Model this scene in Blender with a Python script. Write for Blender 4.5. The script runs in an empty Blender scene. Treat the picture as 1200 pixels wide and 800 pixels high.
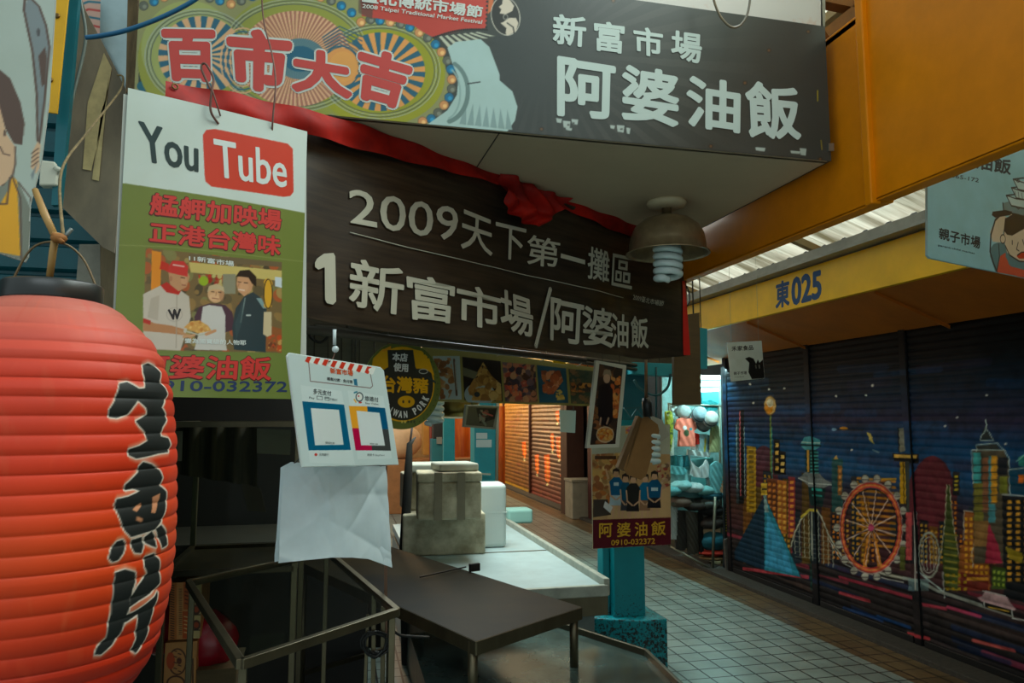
import bpy, math, random
import numpy as np
from math import sin, cos, pi, radians
from mathutils import Vector, Matrix
SC = bpy.context.scene
COL = SC.collection
# ---------------------------------------------------------------- camera
FOC, CAMZ = 855.0, 1.6
YAW, PITCH = radians(-13.2), radians(6.0)
cd = bpy.data.cameras.new('camera'); cam = bpy.data.objects.new('camera', cd); COL.objects.link(cam)
cd.sensor_width = 36; cd.lens = 36 * FOC / 1200; cd.clip_start = .05
cam.location = (0, 0, CAMZ); cam.rotation_euler = (pi / 2 + PITCH, 0, YAW)
SC.camera = cam
# ---------------------------------------------------------------- exposure, world, large lights
SC.view_settings.view_transform = 'Standard'; SC.view_settings.look = 'None'
SC.view_settings.gamma = 1; SC.view_settings.use_curve_mapping = False
SC.view_settings.exposure = 0.84
W = bpy.data.worlds.new('world'); SC.world = W; W.use_nodes = True
bgn = W.node_tree.nodes['Background']; bgn.inputs[0].default_value = (.72, .87, .90, 1); bgn.inputs[1].default_value = .40
def area(name, loc, rot, sx, sy, power, col):
    l = bpy.data.lights.new(name, 'AREA'); l.shape = 'RECTANGLE'; l.size = sx; l.size_y = sy; l.energy = power; l.color = col
    o = bpy.data.objects.new(name, l); COL.objects.link(o); o.location = loc; o.rotation_euler = rot; return o
def point(name, loc, power, col, r=.1):
    l = bpy.data.lights.new(name, 'POINT'); l.energy = power; l.color = col; l.shadow_soft_size = r
    o = bpy.data.objects.new(name, l); COL.objects.link(o); o.location = loc; return o
area('skylight', (-.6, -1.6, 4.2), (radians(-32), 0, 0), 2.6, 2.0, 84, (.86, .97, 1))
area('skylight', (2.5, 4.5, 5.0), (0, 0, 0), 2.5, 9, 360, (.90, 1, .96))
area('skylight', (1.9, .2, 4.6), (0, 0, 0), 1.0, 1.2, 16, (.85, 1, .9))
area('market_lamp', (2.6, 12.0, 3.5), (0, 0, 0), 1.2, 5.0, 50, (1, .82, .6))
area('stall_fill', (.9, 5.0, 2.86), (0, 0, 0), 1.0, 1.6, 44, (.86, 1, .97))  # added fill light over the fish counter, out of sight behind the banner
area('market_lamp', (2.3, 15.4, 3.3), (0, radians(-50), 0), .6, 5.0, 120, (1, .80, .46))
point('warm_bulb', (.1, 9.6, 2.3), 60, (1, .62, .32), .15)
point('warm_bulb', (2.0, 18.2, 2.3), 130, (1, .62, .30), .2)
area('clothes_stall_light', (4.0, 6.98, 2.12), (radians(38), 0, 0), .6, .08, 15, (.62, 1, 1))  # added fill from the front for the garments; the visible tube hangs behind
area('clothes_stall_light', (4.2, 7.7, 2.28), (radians(-8), 0, 0), .8, .1, 34, (.45, 1, 1))

# ---------------------------------------------------------------- geometry of sight: pixels of the 1200x800 photo -> points on real planes
def ray(px, py):
    x, y, z = (px - 600) / FOC, 1.0, (400 - py) / FOC
    y, z = y * cos(PITCH) - z * sin(PITCH), y * sin(PITCH) + z * cos(PITCH)
    x, y = x * cos(YAW) - y * sin(YAW), x * sin(YAW) + y * cos(YAW)
    return Vector((x, y, z))
EYE = Vector((0, 0, CAMZ))
def onz(px, py, z): r = ray(px, py); return EYE + r * ((z - CAMZ) / r.z)
def onx(px, py, X): r = ray(px, py); return EYE + r * (X / r.x)
def ony(px, py, Y): r = ray(px, py); return EYE + r * (Y / r.y)
class Plane:
    """vertical plane through (x, y); az = degrees from +Y towards +X of its rightward axis"""
    def __init__(s, A, az, lean=0, roll=0):
        s.O = Vector((A[0], A[1], 0)); a = radians(az)
        s.U = Vector((sin(a), cos(a), 0)); s.V = Vector((0, 0, 1)); s.N = s.U.cross(s.V)
        if len(A) > 2: s.O.z = A[2]
        if lean: R = Matrix.Rotation(radians(lean), 3, s.U); s.V = R @ s.V; s.N = R @ s.N
        if roll: R = Matrix.Rotation(radians(roll), 3, s.N); s.U = R @ s.U; s.V = R @ s.V
    def at(s, px, py):
        r = ray(px, py); t = s.N.dot(s.O - EYE) / s.N.dot(r); return EYE + r * t
    def uv(s, px, py):
        d = s.at(px, py) - s.O; return (d.dot(s.U), d.dot(s.V))
    def p(s, u, v, n=0): return s.O + s.U * u + s.V * v + s.N * n
def through(px, py, depth, az, **k):   # plane through the point at forward distance depth under the pixel
    q = EYE + ray(px, py) * (depth); return Plane((q.x, q.y, q.z), az, **k)

# ---------------------------------------------------------------- materials
def lin(c):
    return tuple(((v / 255) / 12.92 if v / 255 <= .04045 else ((v / 255 + .055) / 1.055) ** 2.4) for v in c)
MATS = {}
def mat(name, col, rough=.6, metal=0, noise=0., scale=8, col2=None, bump=0, stretch=(1, 1, 1), thr=None, spec=.5):
    """col, col2: sRGB 0..255"""
    if name in MATS: return MATS[name]
    m = bpy.data.materials.new(name); m.use_nodes = True; nt = m.node_tree; N = nt.nodes; L = nt.links
    b = N['Principled BSDF']; b.inputs['Roughness'].default_value = rough; b.inputs['Metallic'].default_value = metal
    b.inputs['Specular IOR Level'].default_value = spec
    c1 = lin(col) + (1,); b.inputs['Base Color'].default_value = c1
    if noise or col2 or bump:
        tc = N.new('ShaderNodeTexCoord'); mp = N.new('ShaderNodeMapping'); mp.inputs['Scale'].default_value = stretch
        L.new(tc.outputs['Object'], mp.inputs[0]); nz = N.new('ShaderNodeTexNoise'); nz.inputs['Scale'].default_value = scale
        nz.inputs['Detail'].default_value = 6; nz.inputs['Roughness'].default_value = .62; L.new(mp.outputs[0], nz.inputs['Vector'])
        rp = N.new('ShaderNodeValToRGB'); t = thr or (.32, .7)
        rp.color_ramp.elements[0].position, rp.color_ramp.elements[1].position = t
        c2 = lin(col2) if col2 else tuple(v * (1 - noise) for v in c1[:3])
        rp.color_ramp.elements[0].color = tuple(c2) + (1,); rp.color_ramp.elements[1].color = c1
        L.new(nz.outputs[0], rp.inputs[0]); L.new(rp.outputs[0], b.inputs['Base Color'])
        if bump:
            bp = N.new('ShaderNodeBump'); bp.inputs['Strength'].default_value = bump; bp.inputs['Distance'].default_value = .01
            L.new(nz.outputs[0], bp.inputs['Height']); L.new(bp.outputs[0], b.inputs['Normal'])
    MATS[name] = m; return m
def paint(name, rough=.6, dirt=.25, scale=9, spec=.5, trans=0, metal=0):
    if name in MATS: return MATS[name]
    m = bpy.data.materials.new(name); m.use_nodes = True; nt = m.node_tree; N = nt.nodes; L = nt.links
    b = N['Principled BSDF']; b.inputs['Roughness'].default_value = rough; b.inputs['Specular IOR Level'].default_value = spec
    b.inputs['Metallic'].default_value = metal
    a = N.new('ShaderNodeAttribute'); a.attribute_name = 'Col'
    tc = N.new('ShaderNodeTexCoord'); nz = N.new('ShaderNodeTexNoise'); nz.inputs['Scale'].default_value = scale; nz.inputs['Detail'].default_value = 7
    L.new(tc.outputs['Object'], nz.inputs['Vector'])
    rp = N.new('ShaderNodeValToRGB'); rp.color_ramp.elements[0].position = .3; rp.color_ramp.elements[1].position = .62
    k = 1 - dirt; rp.color_ramp.elements[0].color = (k, k, k * .95, 1); rp.color_ramp.elements[1].color = (1, 1, 1, 1)
    mx = N.new('ShaderNodeMix'); mx.data_type = 'RGBA'; mx.blend_type = 'MULTIPLY'; mx.inputs[0].default_value = 1
    L.new(nz.outputs[0], rp.inputs[0]); L.new(a.outputs['Color'], mx.inputs[6]); L.new(rp.outputs[0], mx.inputs[7])
    L.new(mx.outputs[2], b.inputs['Base Color'])
    MATS[name] = m; return m
def emis(name, col, s):
    if name in MATS: return MATS[name]
    m = bpy.data.materials.new(name); m.use_nodes = True; b = m.node_tree.nodes['Principled BSDF']
    b.inputs['Base Color'].default_value = (.8, .8, .8, 1)
    b.inputs['Emission Color'].default_value = tuple(col) + (1,); b.inputs['Emission Strength'].default_value = s
    MATS[name] = m; return m
def glassy(name, tint=(.9, .95, .93), amt=.12, rough=.05):
    if name in MATS: return MATS[name]
    m = bpy.data.materials.new(name); m.use_nodes = True; nt = m.node_tree; N = nt.nodes; L = nt.links
    N.remove(N['Principled BSDF']); t = N.new('ShaderNodeBsdfTransparent'); t.inputs[0].default_value = tint + (1,)
    g = N.new('ShaderNodeBsdfGlossy'); g.inputs['Roughness'].default_value = rough
    fr = N.new('ShaderNodeLayerWeight'); fr.inputs[0].default_value = .25
    mm = N.new('ShaderNodeMath'); mm.operation = 'MULTIPLY'; mm.inputs[1].default_value = amt * 3
    L.new(fr.outputs['Facing'], mm.inputs[0])
    mx = N.new('ShaderNodeMixShader'); L.new(mm.outputs[0], mx.inputs[0]); L.new(t.outputs[0], mx.inputs[1]); L.new(g.outputs[0], mx.inputs[2])
    L.new(mx.outputs[0], N['Material Output'].inputs[0]); MATS[name] = m; return m
def thin(name, col, tr=.5, col2=None, scale=6, **k):
    """translucent sheet (roofing, paper)"""
    m = mat(name, col, .5, noise=.2 if not col2 else 0, scale=scale, col2=col2, **k); nt = m.node_tree; N = nt.nodes; L = nt.links
    b = N['Principled BSDF']
    if any(n.type == 'BSDF_TRANSLUCENT' for n in N): return m
    t = N.new('ShaderNodeBsdfTranslucent'); mx = N.new('ShaderNodeMixShader'); mx.inputs[0].default_value = tr
    if b.inputs['Base Color'].links: L.new(b.inputs['Base Color'].links[0].from_socket, t.inputs[0])
    else: t.inputs[0].default_value = lin(col) + (1,)
    L.new(b.outputs[0], mx.inputs[1]); L.new(t.outputs[0], mx.inputs[2]); L.new(mx.outputs[0], N['Material Output'].inputs[0]); return m

# ---------------------------------------------------------------- objects
def link(name, me, m=None, parent=None):
    o = bpy.data.objects.new(name, me); COL.objects.link(o)
    if m is not None:
        me.materials.clear(); me.materials.append(m)
    if parent is not None: adopt(o, parent)
    return o
def adopt(o, parent):
    o.parent = parent; o.matrix_parent_inverse = world_of(parent).inverted()
def world_of(o):
    M = Matrix.LocRotScale(o.location, o.rotation_euler, o.scale)
    if o.parent: M = world_of(o.parent) @ o.matrix_parent_inverse @ M
    return M
def tag(o, label=None, cat=None, group=None, kind=None):
    if label: o['label'] = label
    if cat: o['category'] = cat
    if group: o['group'] = group
    if kind: o['kind'] = kind
    return o
def thing(name, label, cat, loc=(0, 0, 0), group=None):
    o = bpy.data.objects.new(name, None); COL.objects.link(o); o.location = loc; o.empty_display_size = .05
    return tag(o, label, cat, group)
class MB:
    def __init__(s): s.v = []; s.f = []; s.s = []
    def add(s, vs, fs, smooth=False):
        k = len(s.v); s.v += [tuple(v) for v in vs]; s.f += [tuple(i + k for i in f) for f in fs]; s.s += [smooth] * len(fs); return s
    def box(s, c, d, R=None):
        vs = []
        for i in range(8):
            q = Vector(((i & 1) - .5, ((i >> 1) & 1) - .5, (i >> 2) - .5)); q = Vector((q.x * d[0], q.y * d[1], q.z * d[2]))
            if R: q = R @ q
            vs.append(q + Vector(c))
        return s.add(vs, [(0, 2, 3, 1), (4, 5, 7, 6), (0, 1, 5, 4), (2, 6, 7, 3), (0, 4, 6, 2), (1, 3, 7, 5)])
    def bar(s, a, b, w, h=None, up=(0, 0, 1)):
        a, b = Vector(a), Vector(b); h = h or w; d = (b - a).normalized(); up = Vector(up)
        if abs(d.dot(up)) > .98: up = Vector((1, 0, 0))
        x = d.cross(up).normalized(); y = x.cross(d).normalized(); vs = []
        for p in (a, b):
            for sx, sy in ((-1, -1), (1, -1), (1, 1), (-1, 1)): vs.append(p + x * sx * w / 2 + y * sy * h / 2)
        return s.add(vs, [(3, 2, 1, 0), (4, 5, 6, 7), (0, 1, 5, 4), (1, 2, 6, 5), (2, 3, 7, 6), (3, 0, 4, 7)])
    def tube(s, pts, r, n=8, closed=False, cap=True):
        pts = [Vector(p) for p in pts]; m = len(pts); rs = r if isinstance(r, (list, tuple)) else [r] * m
        ref = None; vs = []
        for i, p in enumerate(pts):
            a = pts[i - 1] if (i > 0 or closed) else p; b = pts[(i + 1) % m] if (i < m - 1 or closed) else p
            d = (b - a).normalized() if (b - a).length > 1e-9 else Vector((0, 0, 1))
            if ref is None: ref = Vector((0, 0, 1)) if abs(d.z) < .9 else Vector((1, 0, 0))
            x = d.cross(ref).normalized(); y = x.cross(d).normalized(); ref = y
            for k in range(n): t = 2 * pi * k / n; vs.append(p + (x * cos(t) + y * sin(t)) * rs[i])
        fs = []
        for i in range(m if closed else m - 1):
            j = (i + 1) % m
            for k in range(n): l = (k + 1) % n; fs.append((i * n + k, i * n + l, j * n + l, j * n + k))
        if cap and not closed: fs.append(tuple(range(n))[::-1]); fs.append(tuple((m - 1) * n + k for k in range(n)))
        return s.add(vs, fs, True)
    def lathe(s, prof, c=(0, 0, 0), n=32, R=None, cap=False):
        vs = []; m = len(prof)
        for (r, z) in prof:
            for k in range(n):
                q = Vector((r * cos(2 * pi * k / n), r * sin(2 * pi * k / n), z))
                if R: q = R @ q
                vs.append(q + Vector(c))
        fs = [(i * n + k, i * n + (k + 1) % n, (i + 1) * n + (k + 1) % n, (i + 1) * n + k) for i in range(m - 1) for k in range(n)]
        if cap: fs += [tuple(range(n))[::-1], tuple((m - 1) * n + k for k in range(n))]
        return s.add(vs, fs, True)
    def prism(s, pts, off):
        """polygon of 3-D points extruded by vector off"""
        n = len(pts); off = Vector(off); vs = [Vector(p) for p in pts] + [Vector(p) + off for p in pts]
        fs = [tuple(range(n)), tuple(range(2 * n - 1, n - 1, -1))] + [(i, (i + 1) % n, n + (i + 1) % n, n + i) for i in range(n)]
        return s.add(vs, fs)
    def ball(s, c, r, n=12, sq=(1, 1, 1)):
        vs = []; m = n // 2 + 1
        for i in range(m + 1):
            for k in range(n):
                a = pi * i / m; b = 2 * pi * k / n; vs.append((c[0] + r * sq[0] * sin(a) * cos(b), c[1] + r * sq[1] * sin(a) * sin(b), c[2] + r * sq[2] * cos(a)))
        return s.add(vs, [(i * n + k, (i + 1) * n + k, (i + 1) * n + (k + 1) % n, i * n + (k + 1) % n) for i in range(m) for k in range(n)], True)
    def build(s, name, m, parent=None, bev=0, seg=2):
        me = bpy.data.meshes.new(name); me.from_pydata(s.v, [], s.f); me.polygons.foreach_set('use_smooth', s.s)
        me.validate(); import bmesh
        bm = bmesh.new(); bm.from_mesh(me); bmesh.ops.recalc_face_normals(bm, faces=bm.faces); bm.to_mesh(me); bm.free(); me.update()
        o = link(name, me, m, parent)
        if bev:
            md = o.modifiers.new('bevel', 'BEVEL'); md.width = bev; md.segments = seg; md.limit_method = 'ANGLE'; md.angle_limit = radians(40)
        return o
def Rz(a): return Matrix.Rotation(radians(a), 3, 'Z')
def copy_tree(o, parent=None):
    c = o.copy(); COL.objects.link(c)
    if parent is not None: c.parent = parent
    for ch in [x for x in COL.objects if x.parent == o]: copy_tree(ch, c)
    return c

# ---------------------------------------------------------------- painted canvases (colours live on the vertices of a fine sheet)
class Canvas:
    def __init__(s, pl, u0, v0, u1, v1, ppu, ppv=None, bg=(255, 255, 255)):
        s.pl = pl; s.u0, s.v0, s.u1, s.v1 = u0, v0, u1, v1; ppv = ppv or ppu
        s.w = max(2, int((u1 - u0) * ppu)); s.h = max(2, int((v1 - v0) * ppv))
        s.a = np.empty((s.h, s.w, 3), np.float32); s.a[:] = bg
        s.gu = np.linspace(u0, u1, s.w, dtype=np.float32); s.gv = np.linspace(v0, v1, s.h, dtype=np.float32)
        s.pu = (u1 - u0) / (s.w - 1); s.pv = (v1 - v0) / (s.h - 1); s.mask = None
    def q(s, P): return np.array([s.pl.uv(*p) for p in P])
    def win(s, lo, hi):
        i0 = max(0, int((lo[0] - s.u0) / s.pu) - 1); i1 = min(s.w, int((hi[0] - s.u0) / s.pu) + 3)
        j0 = max(0, int((lo[1] - s.v0) / s.pv) - 1); j1 = min(s.h, int((hi[1] - s.v0) / s.pv) + 3)
        return (None if i1 <= i0 or j1 <= j0 else (i0, i1, j0, j1))
    def put(s, w, cov, col):
        i0, i1, j0, j1 = w; r = s.a[j0:j1, i0:i1]; cov = cov[..., None]
        r[:] = r * (1 - cov) + np.array(col, np.float32) * cov
    def inside(s, w, Q):
        i0, i1, j0, j1 = w; acc = 0
        for du in (-.33, 0, .33):
            for dv in (-.33, 0, .33):
                X, Y = np.meshgrid(s.gu[i0:i1] + du * s.pu, s.gv[j0:j1] + dv * s.pv); ins = np.zeros(X.shape, bool)
                for a, b in zip(Q, np.roll(Q, -1, 0)):
                    if a[1] == b[1]: continue
                    c = ((a[1] > Y) != (b[1] > Y)) & (X < (b[0] - a[0]) * (Y - a[1]) / (b[1] - a[1]) + a[0]); ins ^= c
                acc = acc + ins
        return acc.astype(np.float32) / 9
    def upoly(s, Q, col, al=1):
        Q = np.array(Q); w = s.win(Q.min(0), Q.max(0))
        if w: s.put(w, s.inside(w, Q) * al, col)
    def poly(s, P, col, al=1): s.upoly(s.q(P), col, al)
    def uline(s, Q, wid, col, al=1, closed=False):
        Q = np.array(Q); 
        if closed: Q = np.vstack([Q, Q[:1]])
        lo, hi = Q.min(0) - wid, Q.max(0) + wid; w = s.win(lo, hi)
        if not w: return
        i0, i1, j0, j1 = w; X, Y = np.meshgrid(s.gu[i0:i1], s.gv[j0:j1]); D = np.full(X.shape, 9., np.float32)
        for a, b in zip(Q[:-1], Q[1:]):
            d = b - a; L2 = (d ** 2).sum() or 1e-12; t = np.clip(((X - a[0]) * d[0] + (Y - a[1]) * d[1]) / L2, 0, 1)
            D = np.minimum(D, np.hypot(X - a[0] - t * d[0], Y - a[1] - t * d[1]))
        px = max(s.pu, s.pv) * .9; s.put(w, np.clip((wid / 2 - D) / px + .5, 0, 1) * al, col)
    def line(s, P, wpx, col, al=1, closed=False):
        """width in photo pixels"""
        Q = s.q(P); c = np.array(P).mean(0); a = np.array(s.pl.uv(*c)); b = np.array(s.pl.uv(c[0], c[1] + 1)); s.uline(Q, wpx * np.hypot(*(b - a)), col, al, closed)
    def ell(s, c, rx, ry, col, al=1, n=40, rot=0):
        t = np.arange(n) * 2 * pi / n; x, y = rx * np.cos(t), ry * np.sin(t); r = radians(rot)
        s.poly([(c[0] + a * cos(r) - b * sin(r), c[1] + a * sin(r) + b * cos(r)) for a, b in zip(x, y)], col, al)
    def ring(s, c, rx, ry, wpx, col, al=1, n=40, rot=0):
        t = np.arange(n) * 2 * pi / n; x, y = rx * np.cos(t), ry * np.sin(t); r = radians(rot)
        s.line([(c[0] + a * cos(r) - b * sin(r), c[1] + a * sin(r) + b * cos(r)) for a, b in zip(x, y)], wpx, col, al, True)
    def quad(s, x0, y0, x1, y1, col, al=1): s.poly([(x0, y0), (x1, y0), (x1, y1), (x0, y1)], col, al)
    def blobs(s, P, pal, n, r, seed=0, al=.9):
        """a printed dish or busy backdrop: many small soft patches inside the polygon P (pixels)"""
        rnd = random.Random(seed); Q = np.array(P); lo, hi = Q.min(0), Q.max(0); w = s.win(*(lambda q: (q.min(0), q.max(0)))(s.q(P)))
        if not w: return
        keep = s.a.copy(); i0, i1, j0, j1 = w
        for _ in range(n):
            c = (rnd.uniform(lo[0], hi[0]), rnd.uniform(lo[1], hi[1])); rr = r * rnd.uniform(.4, 1.2)
            s.ell(c, rr, rr * rnd.uniform(.5, 1), pal[rnd.randrange(len(pal))], al, 10, rnd.uniform(0, 180))
        m = s.inside(w, s.q(P))[..., None]; new = s.a[j0:j1, i0:i1] * m + keep[j0:j1, i0:i1] * (1 - m)
        s.a[:] = keep; s.a[j0:j1, i0:i1] = new
    def linear(s):
        c = np.clip(s.a / 255, 0, 1); return np.where(c <= .04045, c / 12.92, ((c + .055) / 1.055) ** 2.4)
    def build(s, name, m, parent, surf=None, lift=.0006, clip=None):
        """surf(u, v) -> offset along the normal"""
        X, Y = np.meshgrid(s.gu, s.gv); Z = np.full(X.shape, lift, np.float32)
        if surf is not None: Z = Z + surf(X, Y)
        pl = s.pl; O, U, V, N = (np.array(t) for t in (pl.O, pl.U, pl.V, pl.N))
        co = O + X[..., None] * U + Y[..., None] * V + Z[..., None] * N
        keep = None
        if clip is not None:
            keep = np.zeros(X.shape, bool); Q = s.q(clip); cov = s.inside((0, s.w, 0, s.h), Q); keep = cov > .5
        return grid_mesh(name, co, s.linear(), m, parent, keep)
def grid_mesh(name, co, col, m, parent=None, keep=None, wrap=False, smooth=True):
    h, w = co.shape[:2]; idx = np.arange(h * w).reshape(h, w)
    if wrap: idx = np.hstack([idx, idx[:, :1]])
    f = np.stack([idx[:-1, :-1], idx[:-1, 1:], idx[1:, 1:], idx[1:, :-1]], -1).reshape(-1, 4)
    if keep is not None:
        k = keep.reshape(-1); f = f[k[f].all(1)]
    me = bpy.data.meshes.new(name); n = len(f); me.vertices.add(h * w); me.vertices.foreach_set('co', co.astype(np.float32).ravel())
    me.loops.add(n * 4); me.loops.foreach_set('vertex_index', f.astype(np.int32).ravel())
    me.polygons.add(n); me.polygons.foreach_set('loop_start', np.arange(0, n * 4, 4, dtype=np.int32))
    me.polygons.foreach_set('use_smooth', np.full(n, smooth)); me.update(calc_edges=True)
    if col is not None:
        at = me.color_attributes.new('Col', 'FLOAT_COLOR', 'POINT'); c4 = np.ones((h * w, 4), np.float32); c4[:, :3] = col.reshape(-1, 3); at.data.foreach_set('color', c4.ravel())
    me.validate()
    return link(name, me, m, parent)

# ---------------------------------------------------------------- lettering
GL = {}
def glyphs(body):
    if body not in GL:
        cu = bpy.data.curves.new('t', 'FONT'); cu.body = body; cu.size = 1; cu.resolution_u = 3
        ob = bpy.data.objects.new('t', cu); COL.objects.link(ob); bpy.context.view_layer.update()
        me = bpy.data.meshes.new_from_object(ob.evaluated_get(bpy.context.evaluated_depsgraph_get()))
        v = np.array([x.co[:2] for x in me.vertices]).reshape(-1, 2); f = [tuple(p.vertices) for p in me.polygons]
        bpy.data.objects.remove(ob); bpy.data.meshes.remove(me); bpy.data.curves.remove(cu); GL[body] = (v, f)
    return GL[body]
def text(pl, body, C, m, parent, bold=0, lift=.0010, surf=None, name='lettering', n=10, pad=0, box=None):
    """C: TL, TR, BR, BL in photo pixels; the ink of the text fills that quad"""
    v, f = glyphs(body)
    if not len(v): return
    lo, hi = v.min(0), v.max(0)
    if box: lo, hi = np.array(box[0]), np.array(box[1])
    Q = [np.array(pl.uv(*c)) for c in C]; H = np.linalg.norm(Q[3] - Q[0]); Wd = np.linalg.norm(Q[1] - Q[0])
    t = (v - lo) / np.maximum(hi - lo, 1e-6); r = bold * H; ix, iy = (r - pad * H) / max(Wd, 1e-9), (r - pad * H) / max(H, 1e-9)
    t = np.array([ix, iy]) + t * (1 - 2 * np.array([ix, iy]))
    a = t[:, :1]; b = t[:, 1:]; P = (Q[3] * (1 - a) + Q[2] * a) * (1 - b) + (Q[0] * (1 - a) + Q[1] * a) * b
    sh = [(0, 0)] if not bold else [(r * cos(2 * pi * k / n), r * sin(2 * pi * k / n)) for k in range(n)] + [(0, 0)]
    if bold > .05: sh += [(r * .5 * cos(2 * pi * k / 6), r * .5 * sin(2 * pi * k / 6)) for k in range(6)]
    mb = MB()
    for k, (dx, dy) in enumerate(sh):
        vs = []
        for p in P:
            u, w = p[0] + dx, p[1] + dy; z = lift + k * 2e-5 + (float(surf(u, w)) if surf else 0); vs.append(pl.p(u, w, z))
        mb.add(vs, f)
    me = bpy.data.meshes.new(name); me.from_pydata(mb.v, [], mb.f); me.update(); return link(name, me, m, parent)
def slab(pl, P, th, name, m, parent=None, bev=0, front=0):
    """flat plate with outline P (pixels) on the plane, thickness th behind it"""
    pts = [pl.at(*p) + pl.N * front for p in P]; return MB().prism(pts, pl.N * -th).build(name, m, parent, bev)
INK = {}
def ink(c, rough=.6):
    k = 'ink_%d_%d_%d' % c; return mat(k, c, rough)
# ================================================================ THE SETTING
XW = 3.97
def struct(o): o['kind'] = 'structure'; return o
# floor: pale tiles down the aisle, a brown border course, a dark sill under the shutters
def floor_mat():
    m = bpy.data.materials.new('floor_tiles'); m.use_nodes = True; nt = m.node_tree; N = nt.nodes; L = nt.links; b = N['Principled BSDF']
    tc = N.new('ShaderNodeTexCoord'); br = N.new('ShaderNodeTexBrick'); br.offset = 0; br.squash = 1
    br.inputs['Scale'].default_value = 1; br.inputs['Brick Width'].default_value = .155; br.inputs['Row Height'].default_value = .155
    br.inputs['Mortar Size'].default_value = .0062; br.inputs['Mortar Smooth'].default_value = .1; br.inputs['Bias'].default_value = 0
    mp = N.new('ShaderNodeMapping'); mp.inputs['Location'].default_value = (.05, .03, 0); L.new(tc.outputs['Object'], mp.inputs[0]); L.new(mp.outputs[0], br.inputs['Vector'])
    sx = N.new('ShaderNodeSeparateXYZ'); L.new(tc.outputs['Object'], sx.inputs[0])
    gt = N.new('ShaderNodeMath'); gt.operation = 'GREATER_THAN'; gt.inputs[1].default_value = 3.44; L.new(sx.outputs[0], gt.inputs[0])
    nz = N.new('ShaderNodeTexNoise'); nz.inputs['Scale'].default_value = 3.2; nz.inputs['Detail'].default_value = 8; L.new(tc.outputs['Object'], nz.inputs[0])
    def ramp(a, c): 
        r = N.new('ShaderNodeValToRGB'); r.color_ramp.elements[0].position = .3; r.color_ramp.elements[1].position = .65
        r.color_ramp.elements[0].color = lin(a) + (1,); r.color_ramp.elements[1].color = lin(c) + (1,); L.new(nz.outputs[0], r.inputs[0]); return r.outputs[0]
    A, Bc = ramp((112, 124, 118), (142, 156, 148)), ramp((86, 68, 46), (112, 92, 62))
    mz = N.new('ShaderNodeMix'); mz.data_type = 'RGBA'; L.new(gt.outputs[0], mz.inputs[0]); L.new(A, mz.inputs[6]); L.new(Bc, mz.inputs[7])
    mo = N.new('ShaderNodeMix'); mo.data_type = 'RGBA'; L.new(br.outputs['Fac'], mo.inputs[0]); L.new(mz.outputs[2], mo.inputs[6]); mo.inputs[7].default_value = lin((22, 22, 20)) + (1,)
    L.new(mo.outputs[2], b.inputs['Base Color']); b.inputs['Roughness'].default_value = .34
    iv = N.new('ShaderNodeMath'); iv.operation = 'SUBTRACT'; iv.inputs[0].default_value = 1; L.new(br.outputs['Fac'], iv.inputs[1])
    bp = N.new('ShaderNodeBump'); bp.inputs['Strength'].default_value = .4; bp.inputs['Distance'].default_value = .003; L.new(iv.outputs[0], bp.inputs['Height']); L.new(bp.outputs[0], b.inputs['Normal'])
    return m
struct(MB().box((1, 8, -.05), (9, 28, .1)).build('floor', floor_mat()))
struct(MB().box((3.88, 7.5, .01), (.24, 25, .05)).build('trim_1', mat('sill', (66, 62, 54), .8, noise=.5, scale=30, bump=.3), bev=.005))   # dark sill at the foot of the shutters
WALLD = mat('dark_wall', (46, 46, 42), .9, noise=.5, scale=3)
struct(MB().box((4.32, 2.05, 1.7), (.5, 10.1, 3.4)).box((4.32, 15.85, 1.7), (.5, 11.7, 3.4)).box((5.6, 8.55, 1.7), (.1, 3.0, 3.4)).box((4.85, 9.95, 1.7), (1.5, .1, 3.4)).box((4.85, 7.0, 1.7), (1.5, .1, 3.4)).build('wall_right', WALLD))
struct(MB().box((1, 21.6, 3), (9, .1, 6)).build('wall_back', mat('back_wall', (130, 84, 46), .8, noise=.5, scale=2)))
# left: teal corrugated wall the lantern hangs against
TEAL = mat('teal_paint', (0, 98, 106), .45, noise=.35, scale=12)
mb = MB(); n = 40; xa, xb = -3.2, ony(128, 200, 2.2).x
for i in range(n):
    z = .04 + i * .082
    mb.add([(xa, 2.2, z), (xb, 2.2, z), (xb, 2.2, z + .058), (xa, 2.2, z + .058)], [(0, 1, 2, 3)])
    mb.add([(xa, 2.2, z + .058), (xb, 2.2, z + .058), (xb, 2.222, z + .066), (xa, 2.222, z + .066)], [(0, 1, 2, 3)])
    mb.add([(xa, 2.222, z + .066), (xb, 2.222, z + .066), (xb, 2.222, z + .074), (xa, 2.222, z + .074)], [(0, 1, 2, 3)])
    mb.add([(xa, 2.222, z + .074), (xb, 2.222, z + .074), (xb, 2.2, z + .082), (xa, 2.2, z + .082)], [(0, 1, 2, 3)])
mb.box(((xa + xb) / 2, 2.26, 1.7), (xb - xa, .06, 3.4))
struct(mb.build('wall_left', mat('teal_wall', (0, 88, 98), .5, noise=.4, scale=10)))
struct(MB().box((-3.25, 5, 1.7), (.1, 7, 3.4)).build('wall_side', WALLD))
xr = ony(452, 560, 5.4).x
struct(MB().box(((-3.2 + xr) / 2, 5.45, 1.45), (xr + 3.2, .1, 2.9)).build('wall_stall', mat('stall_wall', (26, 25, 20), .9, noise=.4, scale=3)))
# dark slatted ceiling over the stall
mb = MB().box((-.87, 5.4, 2.98), (4.7, 6.4, .06))
for i in range(24): mb.box((-.87, 2.7 + i * .26, 2.93), (4.7, .05, .05))
struct(mb.build('ceiling', mat('stall_ceiling', (74, 76, 64), .8, noise=.3, scale=4)))

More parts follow.
